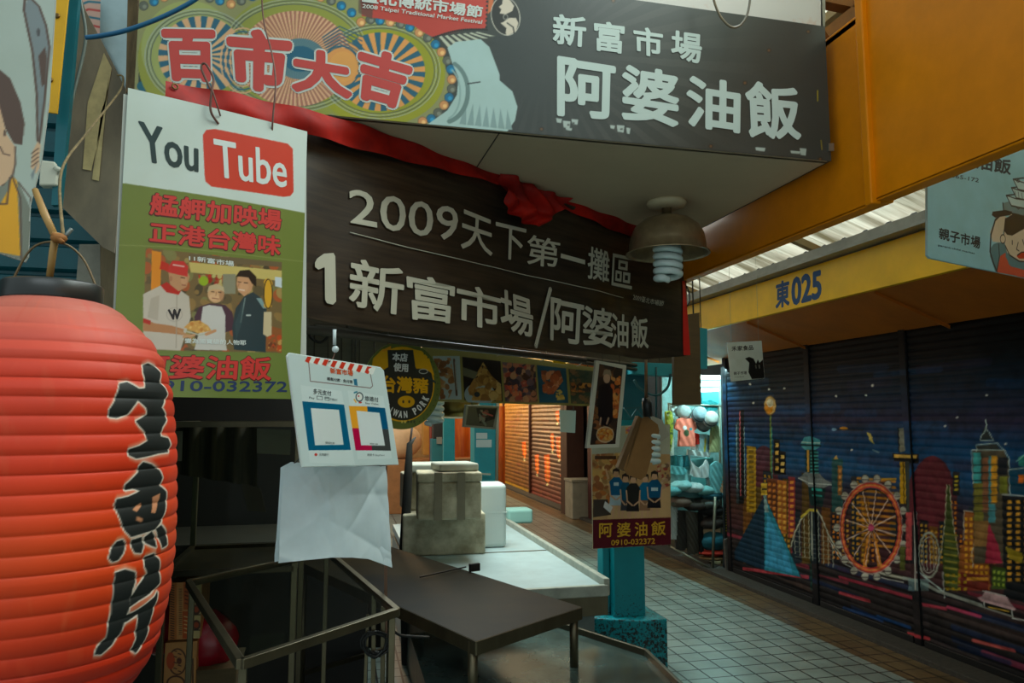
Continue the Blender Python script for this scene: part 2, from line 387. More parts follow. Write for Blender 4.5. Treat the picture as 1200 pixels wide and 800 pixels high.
# the yellow beam that runs along the aisle above the stall, two panels
YEL = mat('yellow_steel', (240, 140, 0), .42, noise=.22, scale=5, bump=.05, spec=.2)
mb = MB()
ym = onx(1031, 237, 1.52).y
mb.box((1.53, (ym + 9) / 2, 2.53), (.02, 9 - ym, .60)); mb.box((1.545, (ym + 9) / 2, 2.235), (.05, 9 - ym, .012)); mb.box((1.56, (ym + 9) / 2, 2.82), (.08, 9 - ym, .03))
mb.box((1.505, ym + .01, 2.6), (.035, .03, .76))
struct(mb.build('trim_2', YEL, bev=.004))
mb = MB(); mb.box((1.515, (ym - 2.5) / 2, 2.66), (.02, ym + 2.5, .86)); mb.box((1.53, (ym - 2.5) / 2, 2.235), (.05, ym + 2.5, .012))
struct(mb.build('trim_3', YEL, bev=.004))
# yellow bracing above the beam's end
mb = MB(); mb.bar(ony(940, -6, 2.3), ony(1018, 10, 2.3), .05); mb.bar(ony(965, 44, 2.3), ony(1025, -4, 2.3), .05)
struct(mb.build('trim_4', mat('brace', (150, 92, 10), .6, noise=.4, scale=10)))

# roofing of clear corrugated sheet over the aisle
X0, Z0, X1, Z1 = 3.5, 2.87, 1.5, 3.60
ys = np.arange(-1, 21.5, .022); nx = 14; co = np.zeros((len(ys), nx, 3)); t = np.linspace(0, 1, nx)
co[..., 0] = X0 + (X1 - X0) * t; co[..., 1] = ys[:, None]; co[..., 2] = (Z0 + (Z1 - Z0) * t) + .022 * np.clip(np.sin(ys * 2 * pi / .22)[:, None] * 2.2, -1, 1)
struct(grid_mesh('ceiling_roof', co, None, thin('roof_sheet', (190, 186, 170), .5, col2=(96, 88, 66), scale=2.2, stretch=(.25, 5, .25), thr=(.35, .6))))  # stretched dark bands in the colour stand in for shading of the ribs
mb = MB()
for i in range(6): mb.bar((X0, .9 + i * 1.9, Z0 - .035), (X1, .9 + i * 1.9, Z1 - .035), .05, .05)
for f in (.3, .72): mb.bar((X0 + (X1 - X0) * f, -1, Z0 + (Z1 - Z0) * f - .04), (X0 + (X1 - X0) * f, 12, Z0 + (Z1 - Z0) * f - .04), .04, .04)
struct(mb.build('trim_5', mat('purlin', (150, 128, 84), .6)))

# the yellow fascia over the shutters: a face, a grey gutter and the soffit
XF = 3.34
a, b_ = onx(804.5, 359, XF), onx(831, 387, XF)
zt, zb = (onx(1088, 268, XF).z + a.z) / 2, (b_.z + onx(1130, 311, XF).z) / 2
YFM = mat('yellow_fascia', (252, 196, 0), .42, noise=.2, scale=3)
fa = MB().box((XF + .02, 5.2, (zt + zb) / 2), (.04, 16, zt - zb)).build('trim_6', YFM, bev=.003); struct(fa)
SOF = mat('ochre_soffit', (190, 104, 4), .6, noise=.3, scale=3)
zs = onx(1000, 402, XW).z
mb = MB().add([(XF + .04, -2.8, zb + .005), (XF + .04, 13.2, zb + .005), (XW + .1, 13.2, zs), (XW + .1, -2.8, zs), (XF + .04, -2.8, zb + .04), (XF + .04, 13.2, zb + .04), (XW + .1, 13.2, zs + .04), (XW + .1, -2.8, zs + .04)],
              [(0, 1, 2, 3), (4, 5, 6, 7), (0, 1, 5, 4), (2, 3, 7, 6)])
for i in range(7): mb.box((XF + .34, .95 + i * 1.55, (zb + zs) / 2), (.62, .012, .02), Matrix.Rotation(math.atan2(zb - zs, XW - XF), 3, 'Y'))
struct(mb.build('trim_7', SOF))
GUT = mat('zinc', (150, 150, 138), .4, .6, noise=.3, scale=6)
struct(MB().box((XF + .05, 5.2, zt + .065), (.06, 16, .12)).box((XF - .02, 5.2, zt + .02), (.16, 16, .02)).build('trim_8', GUT))
PF = Plane((XF, 0), 0)     # facing -X, rightward axis would be +Y; use az 180 so that right is -Y
PF = Plane((XF, 0), 180)
BLUE = ink((16, 70, 120))
text(PF, '東', [(909, 331), (925.5, 326), (925.5, 358), (909, 362.5)], BLUE, fa, bold=.035)
text(PF, '025', [(927.5, 325.5), (963, 315), (963, 349.5), (927.5, 359)], BLUE, fa, bold=.045)

# ================================================================ roller shutters with the painted night skyline
PS = Plane((XW, 0), 180)
cv = Canvas(PS, -7.35, 0.0, -2.9, 2.25, 118, 160, bg=(16, 20, 24))
V = np.linspace(0, 2.25, cv.h)[:, None]; U = np.linspace(0, 1, cv.w)[None, :]
def mixc(stops, V):
    out = np.zeros(V.shape + (3,)); zz = [s[0] for s in stops]
    for k in range(3): out[..., k] = np.interp(V, zz, [s[1][k] for s in stops])
    return out
cv.a[:] = np.broadcast_to(mixc([(0, (22, 22, 24)), (.35, (46, 40, 40)), (.5, (66, 40, 44)), (.75, (70, 44, 36)), (1.0, (46, 38, 56)), (1.2, (24, 80, 124)), (1.42, (12, 62, 102)), (1.58, (42, 40, 66)), (1.75, (18, 34, 56)), (1.88, (8, 26, 38)), (2.05, (7, 10, 12)), (2.25, (9, 10, 10))], V), cv.a.shape)
rn = random.Random(3)
for _ in range(60):   # horizontal sprayed streaks in the sky
    y0 = rn.uniform(-7.2, -3.2); z0 = rn.uniform(1.2, 2.0); cv.uline([(y0, z0), (y0 + rn.uniform(.3, 1), z0 + rn.uniform(-.03, .03))], rn.uniform(.03, .09), rn.choice([(20, 64, 110), (56, 46, 78), (12, 40, 60), (30, 84, 134), (20, 30, 44)]), .3)
for _ in range(46):   # water and street, red, blue and black bands
    y0 = rn.uniform(-7.2, -3.0); z0 = rn.uniform(.08, .5); cv.uline([(y0, z0), (y0 + rn.uniform(.3, 1.1), z0 + rn.uniform(-.03, .03))], rn.uniform(.02, .05), rn.choice([(24, 24, 28), (30, 48, 84), (18, 36, 66), (150, 48, 66), (60, 50, 50), (20, 20, 22), (80, 60, 52)]), .65)
for a, b2, c in [((872, 666), (948, 676), (196, 66, 76)), ((985, 676), (1070, 700), (186, 56, 76)), ((1083, 708), (1110, 713), (200, 66, 84)), ((1112, 711), (1150, 722), (196, 60, 96)), ((985, 694), (1020, 704), (190, 60, 70)), ((1142, 750), (1190, 762), (210, 90, 84)), ((1066, 742), (1090, 748), (200, 60, 66)), ((1030, 722), (1068, 735), (30, 74, 130)), ((990, 712), (1035, 726), (26, 60, 110))]:
    cv.line([a, b2], 4, c, .8)
for p in [(981, 464), (1016, 463), (1024, 452), (1109, 499), (1123, 489), (1158, 463), (880, 450), (902, 456), (920, 455), (884, 472), (1024, 451), (999, 527), (1180, 520)]: cv.ell(p, 1.5, 1.3, (210, 215, 205), n=8)
K = (10, 12, 12)
def tower(x0, x1, yt, yb, col, win=None, nx=3, dy=8, slope=.15, outline=None):
    cv.poly([(x0, yt), (x1, yt + (x1 - x0) * slope), (x1, yb), (x0, yb)], col)
    if win:
        w = (x1 - x0) / nx; y = yt + 5
        while y < yb - 3:
            for k in range(nx): cv.quad(x0 + (k + .25) * w, y + k * w * slope, x0 + (k + .78) * w, y + dy * .55 + k * w * slope, win)
            y += dy
    if outline: cv.line([(x0, yb), (x0, yt), (x1, yt + (x1 - x0) * slope), (x1, yb)], 1.4, outline)
cv.ell((1094, 600), 30, 66, (88, 34, 44)); cv.ell((1094, 590), 24, 56, (100, 36, 46)); cv.ell((896, 560), 17, 38, (100, 40, 46), .8)
# distant rows behind
for i in range(30):
    x = 872 + i * 11.5; h = rn.uniform(20, 70); tower(x, x + 10, 610 - h + i * 1.5, 660, rn.choice([(30, 28, 34), (88, 66, 24), (64, 34, 40), (28, 40, 50), (110, 70, 26)]), rn.choice([None, (190, 140, 40), (204, 120, 30)]), 2, 6)
# left to right, traced
cv.quad(864, 492, 870, 590, (46, 60, 66)); cv.quad(867, 480, 873, 590, K); cv.line([(868, 482), (869, 580)], 2, (190, 90, 96)); cv.line([(864, 498), (865, 572)], 1.4, (140, 175, 170)); cv.line([(873, 500), (874, 580)], 1.2, (150, 170, 160))
tower(876, 887, 522, 600, (176, 136, 28), (110, 84, 14), 1, 6)
cv.line([(904, 486), (904.5, 552)], 3, (110, 140, 50)); cv.line([(905.5, 500), (906, 560)], 1.2, (60, 180, 160))
cv.ell((903.5, 475), 7, 11, (210, 180, 110)); cv.ell((902, 478), 5, 7, (214, 140, 20)); cv.ell((903.5, 472), 4, 5, (235, 215, 180)); cv.ring((903.5, 475), 7, 11, 1.2, (120, 90, 40))
tower(908, 915, 514, 556, K, (226, 180, 80), 1, 9); tower(914, 922, 528, 556, K, (226, 190, 100), 1, 8)
cv.quad(893, 566, 901, 580, (206, 170, 50)); cv.quad(894, 572, 900, 574, K)
tower(900, 911, 560, 620, (110, 60, 30), (200, 120, 40), 2, 7); tower(912, 923, 562, 625, (176, 104, 40), (214, 160, 60), 2, 7); tower(925, 933, 558, 630, (150, 56, 60), (220, 140, 50), 1, 7)
cv.poly([(862, 645), (897, 580), (898, 668), (862, 655)], (22, 48, 66)); cv.poly([(897, 580), (940, 676), (897, 668)], (40, 128, 150)); cv.poly([(900, 600), (925, 650), (930, 672), (898, 664)], (60, 150, 190)); cv.poly([(896, 580), (899, 580), (902, 600), (897, 600)], (130, 160, 160)); cv.line([(897, 580), (940, 677)], 1.3, (20, 80, 90))
# control tower
cv.poly([(940, 518), (944, 512), (952, 511), (962, 515), (963, 522), (957, 527), (945, 527), (940, 523)], (70, 150, 160)); cv.line([(940, 521), (963, 522)], 2, (20, 40, 44)); cv.line([(941, 518), (962, 519)], 1, (190, 210, 200))
cv.poly([(945, 527), (959, 527), (961, 556), (945, 554)], (20, 60, 62)); cv.quad(947, 527, 951, 553, (214, 160, 60)); 
for y in range(530, 556, 4): cv.line([(953, y), (960, y)], 1.6, (70, 170, 165))
cv.poly([(937, 560), (945, 553), (962, 555), (968, 562), (977, 566), (966, 572), (950, 570)], (120, 130, 130)); cv.line([(937, 560), (950, 566), (977, 568)], 1.4, (200, 210, 205)); cv.poly([(948, 570), (969, 572), (965, 594), (953, 592)], (14, 50, 50)); cv.line([(955, 573), (964, 574)], 3, (60, 190, 180)); cv.line([(955, 580), (964, 581)], 2, (60, 160, 150))
tower(976, 989, 536, 600, (36, 84, 84), None); cv.poly([(978, 538), (981, 533), (984, 538)], (200, 160, 80)); tower(983, 988, 545, 580, (150, 100, 50), (214, 150, 70), 1, 7)
# yellow rooms behind the wheel
for y in range(560, 640, 7): cv.line([(1006, y), (1050, y + 4)], 3, (206, 134, 30), .85)
cv.quad(1026, 560, 1052, 562, (210, 160, 40))
# plane / comet
cv.ell((990, 502), 5, 2, (240, 150, 40)); cv.ell((978.5, 503), 3, 1.8, (120, 160, 190)); cv.line([(983, 503), (1012, 504)], 1.3, (30, 30, 30)); cv.poly([(1017, 506), (1022, 508), (1026, 521), (1020, 515)], (200, 180, 90)); cv.line([(1024, 527), (1031, 530)], 1.5, (120, 150, 160))
# roller coaster
rc = [(928, 640), (932, 625), (940, 608), (950, 597), (958, 597), (964, 606), (972, 626), (980, 640), (990, 655), (1010, 664), (1040, 673), (1060, 677)]
for k in range(0, 9):
    x = 932 + k * 5.6; yb = 640 + k * 2; yt = np.interp(x, [p[0] for p in rc], [p[1] for p in rc]); cv.line([(x, yt), (x + 1, yb + 8)], 1.4, (176, 180, 160), .9)
for k in range(6): cv.line([(933, 622 + k * 6), (976, 630 + k * 5)], .8, (150, 150, 134), .7)
cv.line([(951, 600), (952, 690)], 3, (20, 60, 54)); cv.line([(954, 600), (954, 650)], 1.4, (190, 195, 180)); cv.line(rc, 3.4, (120, 120, 100)); cv.line(rc, 1.2, (205, 205, 190)); cv.line([(940, 606), (950, 597), (958, 598)], 3, (200, 180, 60)); cv.line([(x, y + 5) for x, y in rc[6:]], 1.3, (200, 200, 190))
# big wheel
wc = (1022, 618)
for k in range(18):
    t = 2 * pi * k / 18; cv.ell((wc[0] + 40 * cos(t), wc[1] + 58 * sin(t)), 4.4, 5, (176, 176, 160)); cv.ring((wc[0] + 40 * cos(t), wc[1] + 58 * sin(t)), 4.4, 5, .9, (70, 60, 60)); cv.line([(wc[0] + 40 * cos(t) - 4, wc[1] + 58 * sin(t) + 1), (wc[0] + 40 * cos(t) + 4, wc[1] + 58 * sin(t) + 1)], 1.2, (90, 80, 80))
cv.ring(wc, 34, 50, 6, (206, 70, 56)); cv.ring(wc, 34, 50, 2, (240, 140, 70)); cv.ring(wc, 37, 54, 1.2, (200, 160, 150)); cv.ring(wc, 30.5, 45, 1.2, (30, 20, 24))
cv.poly([(1012, 664), (1017, 664), (1023, 622), (1030, 664), (1035, 663), (1024, 612), (1020, 612)], (220, 140, 50))
for k in range(12):
    t = 2 * pi * k / 12 + .2; cv.line([wc, (wc[0] + 30 * cos(t), wc[1] + 44 * sin(t))], 1.5, (216, 190, 176)); cv.line([(wc[0] + 1.5, wc[1] + 2), (wc[0] + 28 * cos(t + .08), wc[1] + 42 * sin(t + .08))], .8, (60, 30, 36))
cv.ell(wc, 3.4, 4.5, (190, 70, 110))
# pylon on the bay post
cv.poly([(1054, 502), (1062, 501), (1064, 528), (1055, 530)], (140, 140, 124)); cv.line([(1054, 502), (1055, 530)], 1.6, K); cv.poly([(1047, 531), (1078, 532), (1078, 543), (1049, 540)], K); cv.poly([(1049, 532), (1076, 533), (1076, 537), (1049, 536)], (226, 176, 80)); cv.quad(1056, 541, 1063, 590, (210, 160, 20)); cv.line([(1060, 541), (1061, 590)], 1.2, K); cv.quad(1064, 540, 1069, 600, (60, 66, 58)); cv.quad(1063, 600, 1072, 656, (198, 78, 80)); cv.quad(1056, 640, 1062, 668, (90, 96, 40))
# loop
cv.ring((1090, 650), 12, 26, 2.6, (160, 165, 150)); cv.ring((1090, 650), 9, 21, 1, (190, 190, 180))
for x in (1083, 1087, 1091, 1095): cv.line([(x, 634), (x + 1, 668)], 1.3, (170, 180, 170), .8)
cv.line([(1060, 677), (1078, 680), (1100, 692), (1140, 705), (1152, 709)], 4, (150, 156, 146)); cv.line([(1078, 670), (1112, 697)], 2, (180, 200, 196)); cv.quad(1066, 678, 1090, 692, (120, 150, 150), .7); cv.line([(1075, 600), (1076, 690)], 1.8, (200, 200, 190)); cv.line([(1106, 670), (1108, 700)], 1.6, (180, 190, 186))
# tapering spire
cv.poly([(1111, 568), (1114, 568), (1118, 610), (1126, 660), (1124, 690), (1108, 686), (1106, 650), (1109, 610)], (66, 80, 34)); cv.line([(1111, 568), (1109, 610), (1104, 650)], 1.2, (190, 190, 160)); cv.line([(1114, 568), (1118, 610), (1126, 655)], 1.2, (190, 190, 160))
for y in range(625, 690, 8): cv.line([(1109, y), (1123, y + 2)], 2, (150, 140, 50))
tower(1118, 1126, 552, 580, (28, 30, 34), (190, 170, 40), 1, 5)
# orange block with stepped outline
cv.poly([(1131, 598), (1146, 600), (1150, 634), (1160, 640), (1162, 692), (1124, 686), (1126, 645), (1133, 632)], (150, 84, 34))
for y in range(606, 686, 7):
    for x in range(1132, 1160, 6):
        if y > 636 or x < 1146: cv.quad(x, y, x + 3.4, y + 4, (236, 160, 40))
cv.line([(1131, 632), (1131, 598), (1148, 600), (1149, 612), (1140, 650), (1142, 664)], 1.2, (200, 196, 180))
# tall banded tower
cv.poly([(1152, 507), (1156, 500), (1157, 494), (1160, 508), (1166, 514), (1150, 516)], (40, 50, 50)); cv.line([(1157, 492), (1157, 505)], 1, (180, 195, 190)); cv.poly([(1146, 522), (1170, 520), (1175, 530), (1144, 528)], (60, 66, 62))
cv.poly([(1141, 528), (1178, 527), (1184, 540), (1184, 660), (1143, 660)], (84, 76, 60)); cv.quad(1142, 530, 1151, 566, (60, 160, 160)); cv.quad(1143, 566, 1154, 610, (120, 116, 44)); cv.quad(1153, 536, 1160, 600, (140, 90, 60)); cv.quad(1160, 534, 1168, 612, (70, 140, 150)); cv.quad(1163, 534, 1170, 590, (224, 156, 40)); cv.quad(1171, 536, 1182, 556, (30, 36, 44)); cv.quad(1173, 558, 1182, 578, (120, 124, 40)); cv.quad(1143, 610, 1160, 640, (150, 110, 60)); cv.poly([(1160, 612), (1172, 640), (1176, 660), (1156, 660)], (170, 44, 70))
for P in ([(1157, 492), (1157, 503), (1152, 510), (1150, 516), (1166, 516), (1162, 509), (1158, 503)], [(1146, 528), (1146, 521), (1170, 519), (1178, 527)], [(1142, 566), (1140, 527), (1178, 527), (1184, 536), (1185, 578)]): cv.line(P, 1.2, (180, 200, 196))
for y in range(545, 600, 9): cv.line([(1142, y), (1170, y - 1)], .8, (30, 36, 36))
# dark building with amber windows at the edge
cv.poly([(1176, 580), (1260, 586), (1260, 720), (1178, 700)], (22, 26, 30))
for y in range(586, 680, 7):
    for x in (1182, 1192, 1202, 1212): cv.quad(x, y, x + 5, y + 4, (226, 160, 50))
cv.poly([(1184, 548), (1230, 545), (1230, 582), (1186, 578)], (14, 70, 96)); cv.line([(1184, 552), (1184, 550), (1230, 545)], 1.2, (190, 205, 200)); cv.quad(1195, 556, 1202, 566, (220, 110, 30)); cv.line([(1176, 579), (1230, 583)], 1.4, (180, 190, 186)); cv.poly([(1194, 536), (1210, 530), (1230, 540), (1230, 548), (1196, 546)], (40, 130, 120)); cv.line([(1193, 540), (1206, 530)], 1.2, (150, 210, 190))
cv.poly([(1180, 640), (1200, 648), (1200, 660), (1184, 654)], (150, 130, 30)); tower(1164, 1180, 663, 690, (60, 80, 30), (150, 170, 60), 3, 7); tower(1127, 1160, 670, 692, (110, 40, 30), None); cv.quad(1134, 676, 1160, 680, (214, 150, 50))
for y in (672, 680, 688):
    for x in range(1110, 1134, 7): cv.quad(x, y, x + 3.5, y + 3.5, (170, 140, 30))
# pavilion
cv.poly([(1146, 700), (1153, 698), (1156, 691), (1180, 698), (1192, 714), (1190, 715), (1153, 705)], (186, 150, 154)); cv.line([(1153, 692), (1179, 698)], 1.4, (205, 205, 196)); cv.poly([(1156, 706), (1187, 714), (1187, 722), (1156, 712)], K); cv.line([(1160, 711), (1184, 716)], 1.6, (214, 170, 60)); cv.line([(1155, 705), (1155, 712)], 1.2, (200, 205, 200)); cv.line([(1188, 714), (1188, 724), (1210, 728)], 1.3, (200, 205, 200)); cv.line([(1106, 694), (1150, 710), (1188, 722)], 2, (150, 150, 140))
colL = np.clip(cv.linear() * 1.25, 0, .9)
PITCHS = .052
def prof(v): return -.004 - .008 * np.abs(np.sin(pi * v / PITCHS)) ** .55
SHP = paint('shutter_paint', .55, .45, 14, .08, metal=.0)
posts = [onx(857, 560, XW).y, onx(953, 560, XW).y, onx(1069, 560, XW).y, 2.98, 1.2]
posts = [7.0] + posts[1:]
HW = .032
for k in range(4):
    ya, yb = posts[k], posts[k + 1]; lab = ['roller shutter painted with the teal pyramid and globe tower', 'roller shutter painted with the ferris wheel, between the two narrow posts', 'roller shutter painted with a tall spired skyscraper, at the right edge', 'plain dark roller shutter beyond the right edge'][k]
    if yb < 2.5: continue
    t = thing('roller_shutter', lab, 'shutter', (XW, (ya + yb) / 2, .03), 'roller shutters along the right of the aisle')
    i0, i1 = [int(np.clip((-y - cv.u0) / cv.pu, 0, cv.w - 1)) for y in (ya - HW, yb + HW)]
    if k == 3: continue
    jj = slice(int(.04 / cv.pv), cv.h); uu = cv.gu[i0:i1 + 1]; vv = cv.gv[jj]; X, Y = np.meshgrid(uu, vv)
    co = np.stack([XW + prof(Y), -X, Y], -1); grid_mesh('curtain', co, colL[jj, i0:i1 + 1], SHP, t)
    MB().box((XW - .005, (ya + yb) / 2, .055), (.035, ya - yb - .1, .05)).build('bottom_bar', mat('bar_dark', (30, 30, 30), .5, .5), t, .004)
    for kk, yy in ((k, yb),) if k else ((0, ya), (0, yb)):
        q0, q1 = [int(np.clip((-y - cv.u0) / cv.pu, 0, cv.w - 1)) for y in (yy + HW, yy - HW)]
        if q1 - q0 < 2: continue
        X, Y = np.meshgrid(cv.gu[q0:q1 + 1], cv.gv[4:]); co = np.stack([np.full(X.shape, XW - .024), -X, Y], -1); g = grid_mesh('guide_rail', co, colL[4:, q0:q1 + 1], SHP, t)
        MB().box((XW, yy, 1.13), (.04, (q1 - q0) * cv.pu, 2.2)).build('rail_channel', mat('rail_dark', (30, 32, 34), .5, .4), t)

# far shutters lit orange
PO = Plane((XW, 0), 180)
ya, yb, yc, yd = [onx(x, 550, XW).y for x in (592, 623.5, 671, 675)]
WARM = paint('orange_shutter', .45, .4, 8)
def far_shutter(y0, y1, lab, seed, drips):
    t = thing('roller_shutter', lab, 'shutter', (XW, (y0 + y1) / 2, .03), 'orange roller shutters far down the aisle')
    c = Canvas(PO, -y0, .02, -y1, 2.3, 60, 110, bg=(140, 70, 40)); r = random.Random(seed)
    c.a[:] = np.broadcast_to(mixc([(0, (120, 44, 30)), (.5, (104, 60, 36)), (1.2, (92, 64, 44)), (1.7, (120, 84, 48)), (2.3, (170, 120, 44))] if seed == 1 else [(0, (190, 150, 30)), (.12, (130, 84, 36)), (.8, (140, 92, 40)), (1.5, (160, 110, 60)), (2.3, (206, 150, 50))], np.linspace(0, 2.3, c.h)[:, None]), c.a.shape)
    for _ in range(110):
        y = r.uniform(-y0, -y1); z = r.uniform(.1, 2.2); c.uline([(y, z), (y + r.uniform(.1, .6), z)], .03, r.choice([(170, 120, 50), (120, 60, 50), (150, 76, 40), (90, 60, 40), (190, 140, 70)]), .45)
    for (x, yt, yb2, w) in drips: c.poly([(x - w * .75, yt), (x + w * .6, yt - 1), (x + w * .75, yb2 - 6), (x + w * .3, yb2 + 2), (x - w * .5, yb2 - 5)], (255, 104, 6)); c.poly([(x - w * .1, yt + 3), (x + w * .25, yt + 3), (x + w * .3, yb2 - 2), (x + w * .05, yb2 + 1)], (255, 160, 30)); c.ell((x + .2, yb2 + 1.5), 1.2, 1.8, (250, 235, 170))
    uu, vv = c.gu, c.gv; X, Y = np.meshgrid(uu, vv); co = np.stack([XW - .004 - .016 * np.abs(np.sin(pi * Y / .085)), -X, Y], -1); grid_mesh('curtain', co, c.linear(), WARM, t)
    MB().box((XW - .03, y1 + .03, 1.15), (.06, .07, 2.3)).build('guide_rail', mat('rail_rust', (70, 34, 20), .6), t)
far_shutter(yb, yc + .02, 'orange and rust roller shutter painted with many drips, nearest of the far ones', 1, [(654, 482, 495, 3), (663, 492, 512, 4), (648, 508, 528, 3), (656, 512, 538, 5), (630, 533, 555, 3.5), (642, 533, 566, 5), (660, 556, 567, 3.5), (667, 545, 566, 4), (671, 506, 526, 2.5)])
far_shutter(ya, yb, 'orange roller shutter with one drip and a yellow bottom edge, down the aisle', 2, [(615, 518, 537, 3.5)])
far_shutter(21, ya, 'golden roller shutter at the far end, farthest of the orange ones', 5, [])
# ================================================================ the sign box over the stall
YS = 1.935
P1 = Plane((0, YS), 90)
xs0, xs1 = ony(158, 105, YS).x, ony(973, 191, YS).x
zt = ony(967, 32, YS).z; zs = 2.402
box = thing('sign_box', 'long dark shop sign box with white characters and a colourful panel, over the stall', 'sign', ((xs0 + xs1) / 2, YS, zs))
SOFF = mat('soffit_board', (190, 172, 142), .7, noise=.12, scale=3)
# soffit: front edge, right edge and the slanting back edge the banner hangs from
pa, pb, pc = (xs0, YS), (xs1, YS), (xs1, 3.0)
dB = Vector((.814, .5807)); bk = lambda x: 1.998 + (x - .024) * .7133
pts = [(xs0 + .003, YS + .004), (xs1 - .003, YS + .004), (xs1 - .003, bk(xs1)), (-.05, bk(-.05)), (xs0 + .003, YS + .03)]
MB().prism([(x, y, zs) for x, y in pts], (0, 0, .03)).build('soffit', SOFF, box)
mb = MB()
for px0, px1 in (((585, 156), (556, 200)),):
    a, b2 = onz(*px0, zs - .001), onz(*px1, zs - .001); mb.bar(a, b2, .003, .002)
mb.build('soffit_joint', mat('joint', (50, 48, 40), .8), box)
MB().box(((xs0 + xs1) / 2, YS + .012, (zs + zt) / 2), (xs1 - xs0, .016, zt - zs)).build('panel', mat('sign_metal', (60, 64, 60), .45, .2), box, .003)
MB().box((xs1 - .004, YS + .4, (zs + zt) / 2), (.01, .8, zt - zs)).build('side_panel', mat('sign_metal', (60, 64, 60)), box, .002)
c = Canvas(P1, xs0, zs, xs1, zt, 440, bg=(56, 63, 60))
# dark right half with faint rays
cu_, cv_ = P1.uv(640, 62); X, Y = np.meshgrid(c.gu, c.gv); ang = np.arctan2(Y - cv_, X - cu_); rad = np.hypot(X - cu_, Y - cv_)
rays = (np.sin(ang * 46) > .25) * np.clip((rad - .12) / .2, 0, 1) * np.clip((.75 - rad) / .4, 0, 1)
c.a += rays[..., None] * np.array([12, 10, 9])
rr = random.Random(5)
for _ in range(500): c.a[rr.randrange(c.h), rr.randrange(c.w)] -= 18
GR = (152, 156, 58); 
c.poly([(100, -60), (600, -60), (610, 20), (560, 60), (540, 150), (100, 110)], (60, 66, 60))
c.poly([(158, 0), (200, -20), (300, -40), (410, -30), (432, 22), (480, 30), (512, 58), (528, 95), (520, 128), (500, 150), (158, 106)], (150, 150, 96))
c.poly([(163, 60), (163, 106), (180, 110), (185, 90)], (46, 60, 56)); c.ell((168, 102), 7, 6, (20, 100, 120)); c.ell((178, 108), 5, 3, (190, 120, 70))
for cx, cy, rx, ry in ((222, 72, 60, 66), (345, 68, 86, 76), (442, 84, 80, 66)): c.ell((cx, cy), rx, ry, GR)
c.ell((445, 92), 76, 56, (160, 160, 20)); c.ell((222, 58), 56, 56, (164, 172, 96))
for cx, cy, rx, ry in ((235, 68, 58, 50), (345, 66, 80, 60), (445, 84, 64, 50)):
    for k in range(4): c.ring((cx, cy), rx + k * 2.2, ry + k * 2, .9, (170, 180, 170) if k % 2 else (70, 84, 92))
def stripes(cx, cy, rx, ry, n, A, B, rin=0):
    for k in range(n):
        t0, t1 = 2 * pi * k / n, 2 * pi * (k + 1) / n; P = [(cx + rin * rx * cos(t0), cy + rin * ry * sin(t0))] + [(cx + rx * cos(t0 + (t1 - t0) * j / 3), cy + ry * sin(t0 + (t1 - t0) * j / 3)) for j in range(4)] + [(cx + rin * rx * cos(t1), cy + rin * ry * sin(t1))]
        c.poly(P, A if k % 2 else B)
PE, BL, OR = (228, 176, 128), (30, 98, 122), (236, 160, 84)
stripes(236, 66, 50, 46, 40, PE, BL)
stripes(446, 85, 52, 46, 44, OR, BL)
for k in range(9): c.ring((285, 72), 26 - k * 2.8, 38 - k * 4, 1.6, BL if k % 2 else PE); 
stripes(346, 70, 66, 56, 150, (232, 178, 140), (176, 110, 90), .2); c.ell((352, 70), 30, 24, (60, 120, 140), .8); c.ell((352, 70), 20, 15, (20, 96, 122))
for k in range(7): c.line([(378 + k, 45 + k * 3), (398, 32 + k * 4), (424, 44 + k * 5)], 1.3, (36, 90, 110))
c.ell((400, 79), 20, 22, OR); c.ell((402, 79), 16, 18, (240, 168, 84)); c.ring((400, 79), 22, 24, 1.4, BL)
beads = [(412, 16), (423, 27), (434, 24), (445, 25), (457, 27), (469, 29), (480, 33), (491, 39), (501, 45), (510, 53), (517, 62), (524, 72), (528, 82), (529, 94), (529, 105), (526, 115), (520, 124), (513, 133), (505, 140), (495, 143)]
beads2 = [(169, 8), (181, 3), (193, -2), (246, -1), (258, 2), (271, 6), (283, 2), (296, -3), (376, -2), (388, 2), (400, 8)]
for i, p in enumerate(beads + beads2):
    k = [(16, 112, 150), (216, 150, 90), (96, 100, 86)][i % 3]; c.ell(p, 5.6, 5.6, tuple(v * .6 for v in k)); c.ell(p, 5, 5, k); c.ell((p[0] + 1, p[1] + 1), 2.4, 2.4, tuple(min(255, v * 1.25 + 15) for v in k))
# red ribbon with the festival's name
c.poly([(420, -20), (574, -20), (569, 34), (545, 36), (520, 42), (508, 45), (498, 40), (484, 31), (450, 24), (424, 20)], (196, 66, 50)); c.poly([(420, -20), (440, -20), (436, 24), (420, 16)], (90, 70, 56), .7)
for k in range(26): t = k / 25; c.ell((508 + 62 * t, 45 - 9 * t - 4 * sin(pi * t)), 1.4, 1.3, (34, 34, 28))
for k in range(9): c.ell((570 + (3 - k) * -.2, 33 - k * 5), 1.4, 1.4, (34, 34, 28))
for k in range(7): c.poly([(514 + k * 7, 44 - k * .8), (517 + k * 7, 43 - k * .8), (532 + k * 8, 58 - k * 2.4), (526 + k * 8, 58 - k * 2.4)], (196, 200, 176))
c.poly([(574, -20), (580, -20), (577, 12), (571, 18)], (206, 110, 60))
